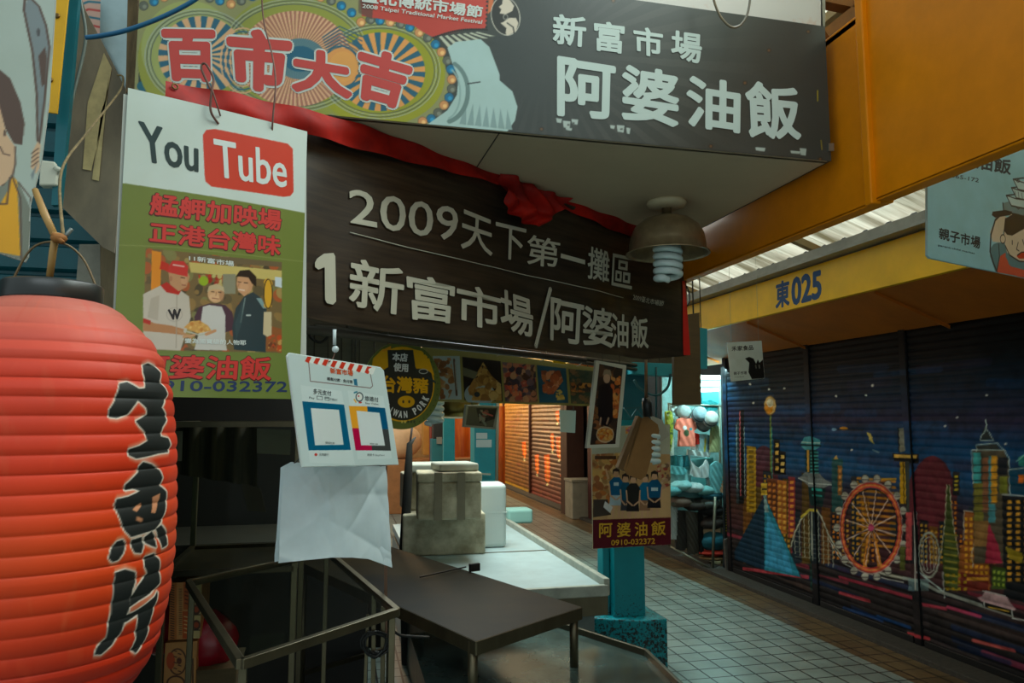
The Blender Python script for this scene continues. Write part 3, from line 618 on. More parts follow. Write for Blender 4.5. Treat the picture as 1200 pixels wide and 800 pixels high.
# the worn white silhouette
WH = (176, 205, 200)
c.poly([(524, 57), (534, 50), (563, 47), (573, 56), (579, 72), (585, 88), (585, 95), (600, 108), (606, 126), (603, 142), (594, 155), (500, 147), (524, 130), (535, 112), (537, 92), (530, 76)], WH)
for k in range(7): c.poly([(538 + k * 9, 146 + k), (546 + k * 9, 147 + k), (546 + k * 8, 120 + k * 1.5)], (140, 168, 166))
t = np.linspace(-1.1, 1.35, 16); c.line([(520 + 28 * cos(a), 108 + 36 * sin(a)) for a in t], 5, (110, 138, 134)); c.line([(522 + 17 * cos(a), 110 + 30 * sin(a)) for a in t], 2, (150, 180, 176)); c.line([(548, 99), (562, 97)], 1.3, (40, 44, 44))
# round emblem of two facing profiles
c.ell((592, 20), 17, 23, (205, 200, 182), rot=-12); c.ell((592, 20), 16, 22, (40, 42, 36), rot=-12)
c.poly([(589, -2), (597, 1), (602, 8), (600, 14), (592, 18), (585, 17), (587, 12), (584, 9), (588, 6)], (214, 202, 180)); c.poly([(589, 27), (596, 22), (604, 22), (607, 28), (604, 38), (594, 43), (592, 40), (593, 34), (586, 28)], (214, 202, 180)); c.line([(594, 28), (601, 33), (602, 40)], 1.5, (40, 42, 36)); c.ring((592, 21), 2.6, 2.8, 1, (150, 150, 136))
# right side: tape marks, scratches
for x, y, w, h in ((651, 139, 7, 6), (659, 142, 9, 9), (669, 140, 8, 7), (662, 150, 8, 4), (714, 147, 6, 5), (722, 147, 9, 9), (733, 150, 5, 8), (884, 173, 12, 5), (925, 177, 12, 4), (936, 174, 8, 9)): c.poly([(x, y), (x + w, y + 1), (x + w - 1, y + h), (x + 1, y + h - 1)], (176, 190, 182)); 
for x, y in ((664, 146), (670, 144), (726, 151)): c.quad(x, y, x + 3, y + 2, (90, 96, 90))
c.line([(957, 107), (957, 119)], 1.2, (190, 170, 40)); c.line([(961, 165), (962, 176)], 1, (170, 150, 40))
for p in ((946, 38), (900, 60), (872, 98), (832, 172), (916, 186), (960, 187), (634, 152), (718, 2)): c.ell(p, 3, 2.6, (46, 42, 36)); c.ell(p, 1.6, 1.5, (110, 80, 50))
c.build('printed_face', paint('sign_print', .33, .14, 5, .6), box, lift=.005)
for x0, y0, x1, y1 in ((969, 169, 975, 178),): slab(P1, [(x0, y0), (x1, y0), (x1, y1), (x0, y1)], .004, 'bracket', mat('bolt', (150, 150, 140), .4, .8), box, front=.01)
CR = ink((190, 208, 200), .45); RD = ink((198, 70, 62), .45)
LF = .0066
for ch, q in (('新', [(647, 17), (687, 21), (685, 57), (647, 53)]), ('富', [(695, 25), (731.5, 29), (729.5, 65), (696, 60.5)]), ('市', [(741, 31.5), (776, 36), (775.5, 70), (742, 64)]), ('場', [(785.5, 36), (822, 41), (820.5, 77), (785, 69)])): text(P1, ch, q, CR, box, bold=.03, lift=LF)
for ch, q in (('阿', [(652, 66), (721, 77), (719, 142), (652, 137)]), ('婆', [(728, 75), (795, 86), (795, 151), (727, 141)]), ('油', [(803, 88), (867, 98), (866, 158), (803, 149)]), ('飯', [(871, 94), (935, 103), (938, 165), (874, 163)])): text(P1, ch, q, CR, box, bold=.03, lift=LF)
CW = ink((206, 214, 204), .45)
for ch, q in (('百', [(189, 35), (253, 36), (253, 98), (196, 96)]), ('市', [(264, 33), (345, 38), (334, 113), (272, 104)]), ('大', [(343, 54), (408, 66), (414, 118), (341, 108)]), ('吉', [(420, 52), (487, 72), (468, 130), (417, 116)])):
    cx = sum(p[0] for p in q) / 4; cy = sum(p[1] for p in q) / 4
    text(P1, ch, [(cx + (x - cx) * 1.05, cy + (y - cy) * 1.07) for x, y in q], CW, box, bold=.085, lift=.0056, n=16, name='lettering_outline'); text(P1, ch, q, RD, box, bold=.05, lift=.0064, n=16)
text(P1, '臺北傳統市場節', [(424, -14), (566, 9), (564, 23), (424, 4)], CW, box, bold=.03, lift=LF, n=6)
text(P1, '2008 Taipei Traditional Market Festival', [(425, 6), (565, 25), (563.5, 31), (424, 12)], CW, box, bold=.02, lift=LF, n=4)
# pale sheet above the sign, rusty at its end, and the posts at its left
sh = Plane((0, YS + .09), 90)
tag(slab(sh, [(560, -60), (962, -60), (964, 32), (690, 6), (560, 0)], .01, 'metal_sheet', mat('sheet_white', (206, 204, 194), .5, noise=0, col2=(196, 120, 40), scale=3.5, thr=(.3, .42))), 'white metal sheet with rust stains above the dark shop sign', 'sheet')
slab(sh, [(962, -60), (968, -60), (967, 32), (962, 32)], .02, 'edge_trim', mat('zinc', (150, 150, 138)), bpy.data.objects['metal_sheet'])
pst = Plane((0, 2.04), 90)
tag(slab(pst, [(119, -40), (151, -40), (148, 150), (114, 150)], .03, 'metal_post', mat('steel_bright', (176, 196, 196), .3, .7, noise=.25, scale=12)), 'silvery metal post left of the colourful sign panel', 'post')
tag(slab(Plane((0, 1.96), 90), [(150, -40), (162, -40), (161, 108), (147, 108)], .02, 'wooden_batten', mat('weathered_wood', (126, 104, 70), .85, noise=.55, scale=20, stretch=(3, 3, .6), bump=.5), bev=.002), 'weathered wooden batten along the left edge of the colourful sign', 'batten')

# ---------------------------------------------------------------- brown banner and its red header
AZB = 54.5
PB = Plane((.024, 1.985), AZB)
def wav(u, v): return .008 * np.sin(u * 9 + v * 5) + .002 * np.sin(u * 23 - v * 9) + .012 * np.sin(v * 7 + 1.0 + u * 2)
def strip(pl, top, bot, nu, nv, name, m, parent, surf, lift=0, gather=None):
    """a cloth between two pixel polylines"""
    T = np.array([pl.uv(*p) for p in top]); B = np.array([pl.uv(*p) for p in bot]); s = np.linspace(0, 1, nu)
    def res(Q):
        d = np.r_[0, np.cumsum(np.hypot(*np.diff(Q, axis=0).T))]; d /= d[-1]; return np.stack([np.interp(s, d, Q[:, 0]), np.interp(s, d, Q[:, 1])], -1)
    T, B = res(T), res(B); t = np.linspace(0, 1, nv)[:, None, None]; uv = B[None] * (1 - t) + T[None] * t
    z = surf(uv[..., 0], uv[..., 1]) + lift; O, U, Vv, N = (np.array(q) for q in (pl.O, pl.U, pl.V, pl.N))
    return grid_mesh(name, O + uv[..., :1] * U + uv[..., 1:] * Vv + z[..., None] * N, None, m, parent)
BR = mat('banner_vinyl', (54, 44, 32), .42, noise=0, col2=(30, 25, 18), scale=5, stretch=(.8, .8, 14), thr=(.38, .62), spec=.5)
ban = thing('vinyl_banner', 'dark brown vinyl banner with white characters hung under the sign box', 'banner', (.7, 2.45, 1.85))
strip(PB, [(352, 150), (417, 155), (500, 187), (640, 233), (742, 268), (800, 290)], [(352, 372), (380, 378), (430, 386), (520, 397), (600, 405), (690, 412), (760, 421), (804, 417)], 150, 40, 'banner_sheet', BR, ban, wav)
strip(PB, [(794, 330), (798, 330)], [(801, 416), (808, 416)], 6, 20, 'red_edge', mat('red_tape', (196, 28, 18), .5), ban, wav, lift=.004)
CB = ink((186, 184, 164), .5)
def bt(s, q, b=.03, n=8): text(PB, s, q, CB, ban, bold=b, lift=.005, surf=wav, n=n)
bt('2009', [(412, 219), (537, 244), (535, 284), (412, 261)], .012)
bt('天', [(541, 244), (581, 258), (579, 300), (539, 291)], .012); bt('下', [(584, 259), (619, 268), (617, 305), (584, 302)], .012)
for ch, x0, x1, y0, y1, y2, y3 in (('第', 621, 655, 273, 282, 315, 308), ('一', 656.5, 684, 297, 305, 310, 302), ('攤', 687, 713, 288, 296, 332, 326), ('區', 716.5, 741, 297, 302, 339, 334)): bt(ch, [(x0, y0), (x1, y1), (x1, y2), (x0, y3)], .012)
MB().add([PB.at(*p) + PB.N * (.006 + float(wav(*PB.uv(*p)))) for p in ((364, 309), (367, 304), (376, 298), (388, 297), (390, 301), (388, 354), (384, 358), (377, 356), (375, 352), (376, 314), (368, 317), (364, 314))], [tuple(range(12))]).build('lettering', CB, ban)
for ch, q in (('新', [(408, 301), (475, 314), (470, 370), (403, 360)]), ('富', [(476, 318), (531, 332), (527, 380), (477, 374)]), ('市', [(533, 330), (586, 343), (582, 388), (531, 380)]), ('場', [(585, 337), (627, 350), (626, 396), (582, 388)]),
              ('阿', [(648, 347), (685, 356), (682, 405), (646, 398)]), ('婆', [(683, 357), (719, 363), (719, 408), (683, 404)]), ('油', [(717, 366), (739, 369), (737, 408), (716, 406)]), ('飯', [(741, 369), (762, 372), (764, 408), (741, 407)])): bt(ch, q, .022, 10)
bt('/', [(644, 336), (650, 336), (629, 408), (624, 408)], .03)
bt('2009臺北市場節', [(743, 344), (776, 353), (775, 359), (743, 351)], .0, 1)
Q = [PB.uv(*p) for p in ((411, 272), (520, 300), (630, 323.5), (740, 350.5))]
mb = MB(); pts = []
for (a, b2), (d, e) in zip(Q[:-1], Q[1:]):
    for k in range(12): pts.append((a + (d - a) * k / 12, b2 + (e - b2) * k / 12))
mb.tube([PB.p(u, v, float(wav(u, v)) + .004) for u, v in pts], .0016, 4); mb.build('underline', CB, ban)
RED = mat('red_cloth', (178, 26, 10), .6, noise=0, col2=(110, 14, 8), scale=7, spec=.2)
rb = thing('red_cloth_strip', 'bright red plastic strip folded along the top of the brown banner', 'cloth', (.1, 1.95, 2.35))
def crease(u, v): return .006 * np.sin(u * 30 + v * 40) + .005 * np.sin(u * 11 - v * 60)
strip(PB, [(189, 98), (270, 111), (325, 124), (370, 134), (417, 149), (560, 198), (640, 226), (742, 262), (790, 278)], [(186, 121), (262, 136), (357, 160), (450, 185), (583, 219), (640, 240), (735, 279), (790, 291)], 160, 12, 'strip_sheet', RED, rb, crease, lift=.022)
def crumple(u, v): return .014 * np.sin(u * 60 + 3 * np.sin(v * 40)) + .010 * np.sin(v * 90 + u * 20) + .012
strip(PB, [(577, 206), (620, 222), (655, 236)], [(582, 245), (597, 262), (622, 268), (650, 246)], 40, 24, 'crumpled_end', RED, rb, crumple, lift=.03)
MB().tube([PB.at(198, 106) + PB.N * .03 + PB.U * .006 * cos(t) + Vector((0, 0, .006 * sin(t))) for t in np.linspace(0, 2 * pi, 13)[:-1]], .002, 6, closed=True).build('eyelet', mat('brass_old', (110, 86, 50), .4, .8), rb)
# rail the banner is tied to, and string ties under it
mb = MB(); mb.tube([PB.at(362, 383) - PB.N * .05, PB.at(520, 402) - PB.N * .05, PB.at(700, 421) - PB.N * .06], .012, 8)
tag(mb.build('banner_rail', mat('rail_brown', (70, 64, 50), .5, .3)), 'dark tube rail just below the brown banner', 'rail')

# ---------------------------------------------------------------- the board with the video site's logo
PY = Plane((0, 1.80), 65)
def cur(u, v): return .012 * np.cos(u * 5.2 + 1.2) + .0 * v
yb_ = thing('hanging_board', 'tall white and green board with a red lozenge logo and a photo of three people', 'sign', (-.28, 1.68, 1.65))
u0, v0 = PY.uv(129, 464); u1, v1 = PY.uv(358, 158)
c = Canvas(PY, u0, v0, u1, v1 + .005, 640, bg=(206, 220, 212))
GB = (114, 130, 62)
c.poly([(100, 213), (138, 214), (250, 232), (358, 251), (380, 254), (380, 480), (100, 480)], GB); c.line([(130, 287), (200, 290), (270, 298), (360, 308)], .8, (150, 160, 96), .8)
c.poly([(236, 160), (240, 154), (250, 153), (335, 170), (341, 176), (342, 226), (338, 231), (330, 232), (246, 220), (239, 214), (238, 206)], (210, 66, 48))
# photograph: cap man, old cook in apron, man in a teal track top
ph = [(170, 291), (328, 309), (328, 414), (166.5, 410)]
c.poly(ph, (120, 100, 64)); c.blobs(ph, [(150, 120, 70), (96, 86, 60), (170, 150, 90), (70, 66, 50), (180, 90, 50), (130, 130, 80)], 150, 7, 4)
c.poly([(220, 308), (328, 318), (328, 330), (222, 320)], (206, 186, 110)); c.poly([(220, 298), (328, 308), (328, 314), (220, 306)], (110, 96, 70)); c.blobs([(230, 318), (258, 322), (258, 338), (232, 330)], [(196, 50, 34), (160, 40, 30), (200, 190, 120)], 26, 3, 2); c.quad(259, 322, 274, 345, (140, 140, 116)); c.ell((237, 330), 5.5, 5.5, (150, 180, 40))
c.poly([(177, 294), (188, 296), (187, 345), (176, 343)], (228, 140, 40)); c.poly([(320, 325), (328, 326), (328, 338), (320, 336)], (206, 220, 226))
c.poly([(306, 380), (328, 386), (328, 412), (310, 412)], (150, 90, 50)); c.blobs([(312, 392), (328, 392), (328, 412), (312, 410)], [(196, 80, 40), (210, 160, 90), (110, 60, 40)], 24, 3, 9)
# man left
c.poly([(167, 345), (187, 335), (206, 338), (220, 348), (222, 372), (214, 398), (210, 411), (167, 409)], (202, 192, 176)); c.poly([(187, 335), (194, 331), (211, 341), (208, 346), (194, 343)], (190, 40, 34)); c.poly([(196, 318), (200, 312), (216, 315), (221, 325), (217, 337), (208, 342), (198, 334)], (196, 146, 106)); c.poly([(193, 318), (201, 306), (214, 307), (219, 313), (218, 325), (197, 320)], (206, 52, 50)); c.line([(202, 311), (214, 313)], 1.6, (230, 190, 180)); c.poly([(188, 306), (197, 310), (196, 318), (186, 316)], (196, 46, 34))
c.poly([(167, 373), (180, 379), (200, 382), (214, 386), (213, 393), (198, 391), (167, 388)], (186, 130, 86)); c.line([(208, 388), (222, 396)], 3, (196, 146, 100)); c.poly([(167, 373), (176, 376), (175, 381), (167, 378)], (190, 50, 40))
# cook
c.poly([(226, 372), (232, 360), (244, 356), (262, 358), (270, 366), (274, 386), (256, 392), (228, 386)], (76, 50, 64)); c.poly([(236, 360), (243, 358), (258, 360), (262, 370), (262, 400), (264, 411), (226, 410), (232, 388)], (206, 204, 196)); c.ell((251, 345), 9.5, 10.5, (216, 170, 124)); c.ell((249, 349), 6, 4, (232, 190, 146), .6); c.ell((258, 347), 3, 7, (170, 120, 84), .6); c.line([(246, 342.5), (249, 342.8)], 1, (60, 40, 30)); c.line([(254, 343), (257, 343.4)], 1, (60, 40, 30)); c.line([(251.5, 343), (251, 347)], .8, (180, 120, 84)); c.poly([(241, 343), (243, 336), (252, 333), (260, 337), (261, 343), (255, 340), (246, 340)], (200, 180, 140)); c.line([(247, 350), (254, 351)], .9, (150, 80, 60)); c.poly([(214, 384), (222, 377), (232, 376), (242, 382), (246, 388), (230, 391)], (214, 160, 84)); c.blobs([(214, 384), (222, 377), (232, 376), (244, 382), (246, 388), (230, 391)], [(226, 180, 100), (200, 130, 60), (236, 196, 120)], 22, 2.4, 3); c.line([(215, 388), (232, 393), (248, 390)], 1.6, (190, 190, 170)); c.line([(240, 392), (250, 388)], 3.4, (206, 150, 106)); c.line([(214, 395), (226, 393)], 3, (206, 156, 112))
c.ell((214, 329), 3.6, 5, (214, 164, 124), .6); c.line([(211, 326), (215, 326.6)], 1.1, (50, 34, 28)); c.line([(212, 334.5), (216, 335)], .9, (140, 70, 56)); c.ell((199, 327), 2, 3.2, (180, 124, 92)); c.poly([(176, 350), (186, 346), (184, 376), (172, 372)], (180, 168, 150), .7); c.line([(206, 346), (205, 408)], 1, (170, 158, 140)); c.ring((203, 369), 9, 8, .6, (170, 160, 146))
# man right
c.poly([(274, 362), (284, 348), (294, 343), (304, 350), (310, 362), (309, 413), (272, 410), (270, 385)], (40, 62, 68)); c.line([(285, 350), (280, 378)], 1.1, (130, 150, 146)); c.poly([(298, 350), (304, 350), (310, 362), (306, 362)], (130, 160, 160)); c.poly([(276, 326), (280, 320), (292, 321), (296, 330), (292, 342), (284, 348), (277, 342), (275, 334)], (206, 154, 112)); c.poly([(274, 325), (279, 318), (290, 317), (298, 325), (298, 337), (293, 333), (289, 326), (280, 325)], (34, 30, 26)); c.ell((284, 337), 5, 6, (222, 172, 130), .5); c.line([(277, 331), (280, 331.4)], 1, (50, 34, 28)); c.line([(284, 332), (288, 332.4)], 1, (50, 34, 28)); c.line([(278, 333), (276.6, 336.5)], .8, (170, 116, 84)); c.line([(277.5, 340), (284, 341)], 1.3, (236, 214, 196)); c.poly([(284, 350), (281, 380), (274, 400), (273, 380)], (58, 84, 88), .6); c.line([(287, 370), (291, 370)], 1.8, (190, 200, 196))
c.poly([(307, 330), (310, 327), (315, 328), (317, 332), (316, 360), (312, 363), (307, 360)], (226, 170, 50)); c.ring((312, 345), 5, 17, 1.1, (50, 44, 40)); c.poly([(307, 366), (316, 366), (316, 393), (311, 395), (306, 392)], (206, 190, 150))
c.build('printed_face', paint('board_print', .28, .1, 6, .5), yb_, surf=cur)
strip(PY, [(145, 109.5), (200, 127), (270, 145), (358, 160)], [(128, 462), (200, 464), (270, 466), (358, 466)], 24, 3, 'board', mat('board_back', (190, 196, 186), .5), yb_, lambda u, v: cur(u, v), lift=-.004)
e = yb_.children[-1]
LG = ink((38, 62, 62), .3); LW = ink((216, 226, 220), .3); LR = ink((206, 56, 50), .4); LK = ink((92, 30, 26), .5); LB = ink((34, 56, 96), .4)
text(PY, 'You', [(161, 142), (231, 163), (231, 204), (167, 190)], LG, yb_, bold=.02, surf=cur, n=8)
text(PY, 'Tube', [(248, 164), (334, 181), (334, 222), (251, 209)], LW, yb_, bold=.015, surf=cur, n=8)
for s, q in (('艋舺加映場', [(176, 226), (328, 248), (327, 272), (174, 252)]), ('正港台灣味', [(175, 260), (327, 278), (326, 301), (174, 284)])):
    cx, cy = 251, 250
    text(PY, s, [(q[0][0] - 1.5, q[0][1] - 1), (q[1][0] + 1, q[1][1] - 1), (q[2][0] + 1, q[2][1] + 1.5), (q[3][0] - 1.5, q[3][1] + 1.5)], LK, yb_, bold=.06, surf=cur, lift=.0008, name='lettering_outline', n=8); text(PY, s, q, LR, yb_, bold=.03, surf=cur, lift=.0011, n=8)
q = [(158, 415), (316, 418), (315, 446), (152, 443)]
text(PY, '阿婆油飯', [(q[0][0] - 1.5, q[0][1] - 1), (q[1][0] + 1, q[1][1] - 1), (q[2][0] + 1, q[2][1] + 1.5), (q[3][0] - 1.5, q[3][1] + 1.5)], LK, yb_, bold=.055, surf=cur, lift=.0008, name='lettering_outline'); text(PY, '阿婆油飯', q, LR, yb_, bold=.03, surf=cur, lift=.0011)
text(PY, '0910-032372', [(171, 445.5), (335, 447), (334, 459.5), (170, 458)], LB, yb_, bold=.03, surf=cur, n=6)
text(PY, '11新富市場', [(220, 300), (272, 307), (272, 313.5), (220, 306)], LW, yb_, bold=.02, surf=cur, n=4)
text(PY, '變為國寶級的人物耶', [(215, 396.5), (286, 399), (286, 405), (215, 402.5)], LW, yb_, bold=.02, surf=cur, n=4)
text(PY, 'W', [(195, 363), (211, 362), (209, 375), (199, 376)], ink((40, 36, 36)), yb_, bold=.05, surf=cur, n=4)
# ties the board hangs by
tie = mat('twine', (120, 84, 72), .8, noise=.4, scale=60)
def wire(name, P, r, m, lab, cat, group=None): return tag(MB().tube(P, r, 6).build(name, m), lab, cat, group)
def smooth(P, n=6):
    P = [Vector(p) for p in P]; out = []
    for i in range(len(P) - 1):
        a, b, c_, d = P[max(i - 1, 0)], P[i], P[i + 1], P[min(i + 2, len(P) - 1)]
        for k in range(n): t = k / n; out.append(.5 * ((2 * b) + (c_ - a) * t + (2 * a - 5 * b + 4 * c_ - d) * t * t + (3 * b - a - 3 * c_ + d) * t ** 3))
    return out + [P[-1]]
def Y(px, py, y): return ony(px, py, y)
wire('string_tie', smooth([Y(309, -30, 1.9), Y(307, 0, 1.9), (Y(310, 30, 1.88)), Y(318, 60, 1.82), Y(323, 95, 1.72), Y(320, 135, 1.70), PY.at(317, 155) + PY.N * .01]), .0022, tie, 'long brown string running down to the right corner of the logo board', 'string')
wire('string_tie', smooth([Y(247, 105, 1.64), Y(236, 80, 1.66), Y(241, 75, 1.66), Y(250, 92, 1.65), Y(248, 108, 1.64), Y(247, 130, 1.64), PY.at(254, 147) + PY.N * .012]), .0026, tie, 'pinkish twine looped in a knot above the middle of the logo board', 'string')
wire('string_tie', smooth([Y(249, 106, 1.64), Y(254, 122, 1.64), PY.at(256, 138) + PY.N * .014]), .002, tie, 'short loose end of twine hanging beside the knot above the logo board', 'string')
CAB = mat('blue_cable', (0, 88, 128), .35)
wire('blue_cable', smooth([Y(100, 44, 1.80), Y(118, 42, 1.80), Y(150, 35, 1.8), Y(190, 20, 1.8), Y(228, 0, 1.8), Y(250, -20, 1.8)]), .0055, CAB, 'thick blue cable crossing the upper left corner of the sign', 'cable')
wire('hanging_cable', smooth([Y(832, -20, 1.86), Y(838, 5, 1.86), Y(846, 22, 1.86), Y(858, 32, 1.86), Y(869, 28, 1.86), Y(877, 12, 1.86), Y(881, -20, 1.86)]), .0036, mat('cable_two', (20, 96, 120), .4, noise=0, col2=(150, 116, 50), scale=3), 'blue and tan cable looping down over the top of the dark sign', 'cable')

# ---------------------------------------------------------------- ceiling lamp: rose, metal shade, spiral bulb
lc = onz(781, 236, zs); L0 = Vector((lc.x, lc.y, zs))
lamp = thing('pendant_lamp', 'domed metal ceiling lamp with an unlit white spiral bulb', 'lamp', L0)
ALU = mat('old_aluminium', (176, 156, 122), .32, .7, noise=.3, scale=30)
MB().lathe([(.0, 0), (.07, 0), (.074, -.008), (.066, -.02), (.04, -.026), (0, -.026)], L0, 32).build('ceiling_rose', mat('rose_cream', (196, 184, 150), .6), lamp)
MB().lathe([(.018, -.02), (.018, -.05), (.024, -.052), (.024, -.07), (.02, -.085)], L0, 20).build('lamp_holder', mat('holder', (110, 96, 70), .4, .6), lamp)
MB().lathe([(.02, -.052), (.045, -.058), (.085, -.072), (.118, -.098), (.134, -.13), (.139, -.16), (.142, -.19), (.152, -.196), (.154, -.201), (.146, -.2), (.138, -.19), (.133, -.158), (.128, -.132), (.112, -.103), (.082, -.078), (.02, -.058)], L0, 48).build('lamp_shade', ALU, lamp)
BULB = mat('bulb_white', (205, 222, 218), .3)
def spiral(name, top, R_, H_, turns, r, parent, m=BULB):
    P = []; n = int(turns * 22)
    for i in range(n + 1):
        t = i / n; a = 2 * pi * turns * t; P.append((top[0] + R_ * cos(a), top[1] + R_ * sin(a), top[2] - H_ * t))
    P += smooth([P[-1], (top[0] + R_ * .4 * cos(a + .6), top[1] + R_ * .4 * sin(a + .6), top[2] - H_ - r * .5)], 3)[1:]
    return MB().tube(P, r, 10).build(name, m, parent)
spiral('spiral_tube', (L0.x, L0.y, L0.z - .168), .043, .125, 4.6, .0125, lamp)
MB().lathe([(0, -.085), (.03, -.085), (.036, -.1), (.036, -.15), (.02, -.165), (0, -.165)], L0, 20).build('bulb_base', mat('bulb_base', (190, 190, 176), .5), lamp)
# ================================================================ the red paper lantern
ax = EYE + ray(61, 352) * 1.0; AX = Vector((ax.x, ax.y)); ztop = ax.z
def zpx(y): return (EYE + ray(61 - (y - 352) * .055, y) * 1.0).z
prf = [(352, 50), (357, 66), (365, 80), (375, 92), (395, 115), (420, 131), (460, 144), (520, 152), (600, 156), (650, 156), (700, 152), (745, 143), (775, 130), (798, 112), (815, 90), (830, 66), (836, 55)]
pz = np.array([zpx(y) for y, r in prf])[::-1]; pr = np.array([r / FOC * .925 for y, r in prf])[::-1]
nrib = 25
def lr(z):
    r = np.interp(z, pz, pr); t = (z - pz[0]) / (pz[-1] - pz[0]) * nrib; f = t - np.floor(t)
    return r + .0030 * (np.abs(np.sin(pi * f)) ** .5 - .8)
def lr0(z): return np.interp(z, pz, pr)
th0 = math.atan2(-AX.y, -AX.x)   # angle facing the camera
def lant_uv(px, py):
    r = ray(px, py); t = .5; o = Vector((0, 0, CAMZ)); best = None
    for i in range(900):
        q = o + r * (.6 + i * .001); d = math.hypot(q.x - AX.x, q.y - AX.y); g = d - lr0(q.z)
        if g <= 0 and pz[0] < q.z < pz[-1]: best = q; break
        if best is None or g < best[1]: best = (q, g) if not isinstance(best, Vector) else best
    q = best if isinstance(best, Vector) else best[0]
    a = (math.atan2(q.y - AX.y, q.x - AX.x) - th0 + pi) % (2 * pi) - pi
    return (a, q.z)
class LP:  # stands in for a plane: angle and height on the lantern
    uv = staticmethod(lant_uv); O = U = V = N = None
c = Canvas(LP, -pi, pz[0], pi, pz[-1], 84, 900, bg=(206, 56, 34))
VV = np.linspace(pz[0], pz[-1], c.h)[:, None]
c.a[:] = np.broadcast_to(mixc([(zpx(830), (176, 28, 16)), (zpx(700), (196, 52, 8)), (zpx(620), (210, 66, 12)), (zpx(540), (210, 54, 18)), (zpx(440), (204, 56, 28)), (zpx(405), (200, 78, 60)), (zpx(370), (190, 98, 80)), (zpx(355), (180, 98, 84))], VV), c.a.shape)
rr = random.Random(8)
for _ in range(160):
    u = rr.uniform(-1.8, 1.8); z = rr.uniform(pz[0], pz[-1]); c.uline([(u, z), (u + rr.uniform(-.1, .1), z + rr.uniform(-.01, .04))], rr.uniform(.004, .03), rr.choice([(224, 92, 60), (196, 50, 34), (206, 110, 84), (190, 60, 40)]), .14)
A = lambda L: [(x / 3.077, 300 + y / 3.077) for x, y in L]
B = lambda L: [(x / 3.075, 540 + y / 3.075) for x, y in L]
sheng = A([(515, 395), (535, 386), (560, 398), (577, 420), (575, 450), (595, 478), (602, 500), (592, 525), (580, 545), (597, 570), (600, 590), (584, 615), (580, 650), (605, 656), (614, 680), (607, 706), (570, 712), (530, 722), (490, 730), (463, 718), (463, 697), (500, 684), (530, 666), (525, 635), (500, 612), (488, 595), (532, 572), (525, 548), (498, 520), (480, 540), (460, 570), (420, 584), (393, 580), (392, 555), (415, 520), (423, 490), (430, 460), (460, 453), (500, 478), (520, 476), (525, 450), (513, 420)])
yu = B([(500, 20), (515, 3), (545, 12), (575, 33), (584, 60), (577, 88), (597, 110), (600, 140), (592, 180), (582, 215), (555, 247), (510, 262), (470, 274), (450, 252), (430, 205), (411, 158), (418, 138), (460, 128), (503, 108), (480, 100), (450, 106), (448, 88), (480, 58), (498, 40)])
dots = [B(p) for p in ([(420, 290), (440, 283), (453, 300), (442, 332), (425, 357), (403, 364), (390, 350), (398, 322)], [(473, 285), (510, 273), (517, 300), (507, 332), (483, 330), (473, 310)], [(518, 275), (545, 253), (557, 270), (561, 312), (543, 306), (523, 295)], [(558, 245), (580, 230), (600, 260), (600, 302), (583, 314), (573, 280)])]
pian = [B(p) for p in ([(413, 402), (450, 390), (485, 400), (490, 428), (477, 460), (467, 520), (447, 580), (432, 620), (400, 662), (362, 697), (338, 697), (348, 672), (380, 640), (390, 590), (400, 530), (408, 470)], [(523, 345), (555, 333), (572, 355), (574, 400), (574, 440), (542, 477), (500, 502), (463, 527), (473, 490), (493, 452), (532, 405), (518, 380)], [(438, 560), (480, 545), (520, 518), (555, 488), (568, 468), (563, 500), (542, 560), (532, 610), (512, 662), (487, 692), (473, 680), (488, 640), (493, 592), (497, 552), (450, 582)])]
for P in [sheng, yu] + dots + pian: c.uline([lant_uv(*p) for p in P], .0042, (216, 206, 190), closed=True)
# the canvas counts angle and height in different units: outline again with scaled widths around the angle axis
for P in [sheng, yu] + dots + pian:
    for dx, dy in ((-1.3, 0), (1.3, 0), (0, -1.3), (0, 1.3), (1, 1), (-1, -1), (1, -1), (-1, 1)): c.upoly([lant_uv(x + dx, y + dy) for x, y in P], (216, 206, 190))
for P in [sheng, yu] + dots + pian: c.upoly([lant_uv(*p) for p in P], (30, 34, 32))
for P in ([(478, 175), (505, 150), (513, 160), (490, 184)], [(490, 198), (515, 208), (512, 222), (490, 214)], [(546, 130), (575, 116), (573, 142), (557, 188), (543, 186), (552, 152)]): c.upoly([lant_uv(*p) for p in B(P)], (206, 140, 100))
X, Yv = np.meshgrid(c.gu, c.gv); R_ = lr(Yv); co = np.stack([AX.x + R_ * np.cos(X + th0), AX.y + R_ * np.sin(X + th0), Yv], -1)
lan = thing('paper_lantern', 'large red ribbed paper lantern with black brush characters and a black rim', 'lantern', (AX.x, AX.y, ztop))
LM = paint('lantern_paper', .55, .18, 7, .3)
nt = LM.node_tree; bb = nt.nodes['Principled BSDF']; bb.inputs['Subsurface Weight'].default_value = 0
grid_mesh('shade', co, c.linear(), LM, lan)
rt = .0585
MB().lathe([(rt - .003, -.002), (rt + .002, -.004), (rt + .003, .002), (rt + .003, .022), (rt, .025), (rt - .006, .022), (rt - .006, .0)], (AX.x, AX.y, ztop - .002), 48).build('rim', mat('black_plastic', (34, 36, 34), .35), lan)
MB().lathe([(rt, .0), (rt, -.02), (rt - .006, -.02)], (AX.x, AX.y, pz[0]), 32).build('bottom_rim', mat('black_plastic', (34, 36, 34)), lan)
top = Vector((AX.x, AX.y, ztop))
hk = smooth([top + Vector((-.055, 0, .01)), top + Vector((-.03, 0, .07)), EYE + ray(70, 284) * 1.0, top + Vector((.035, 0, .06)), top + Vector((.058, 0, .01))])
MB().tube(hk, .0016, 6).build('wire_handle', mat('wire_brown', (110, 90, 60), .5, .3), lan)
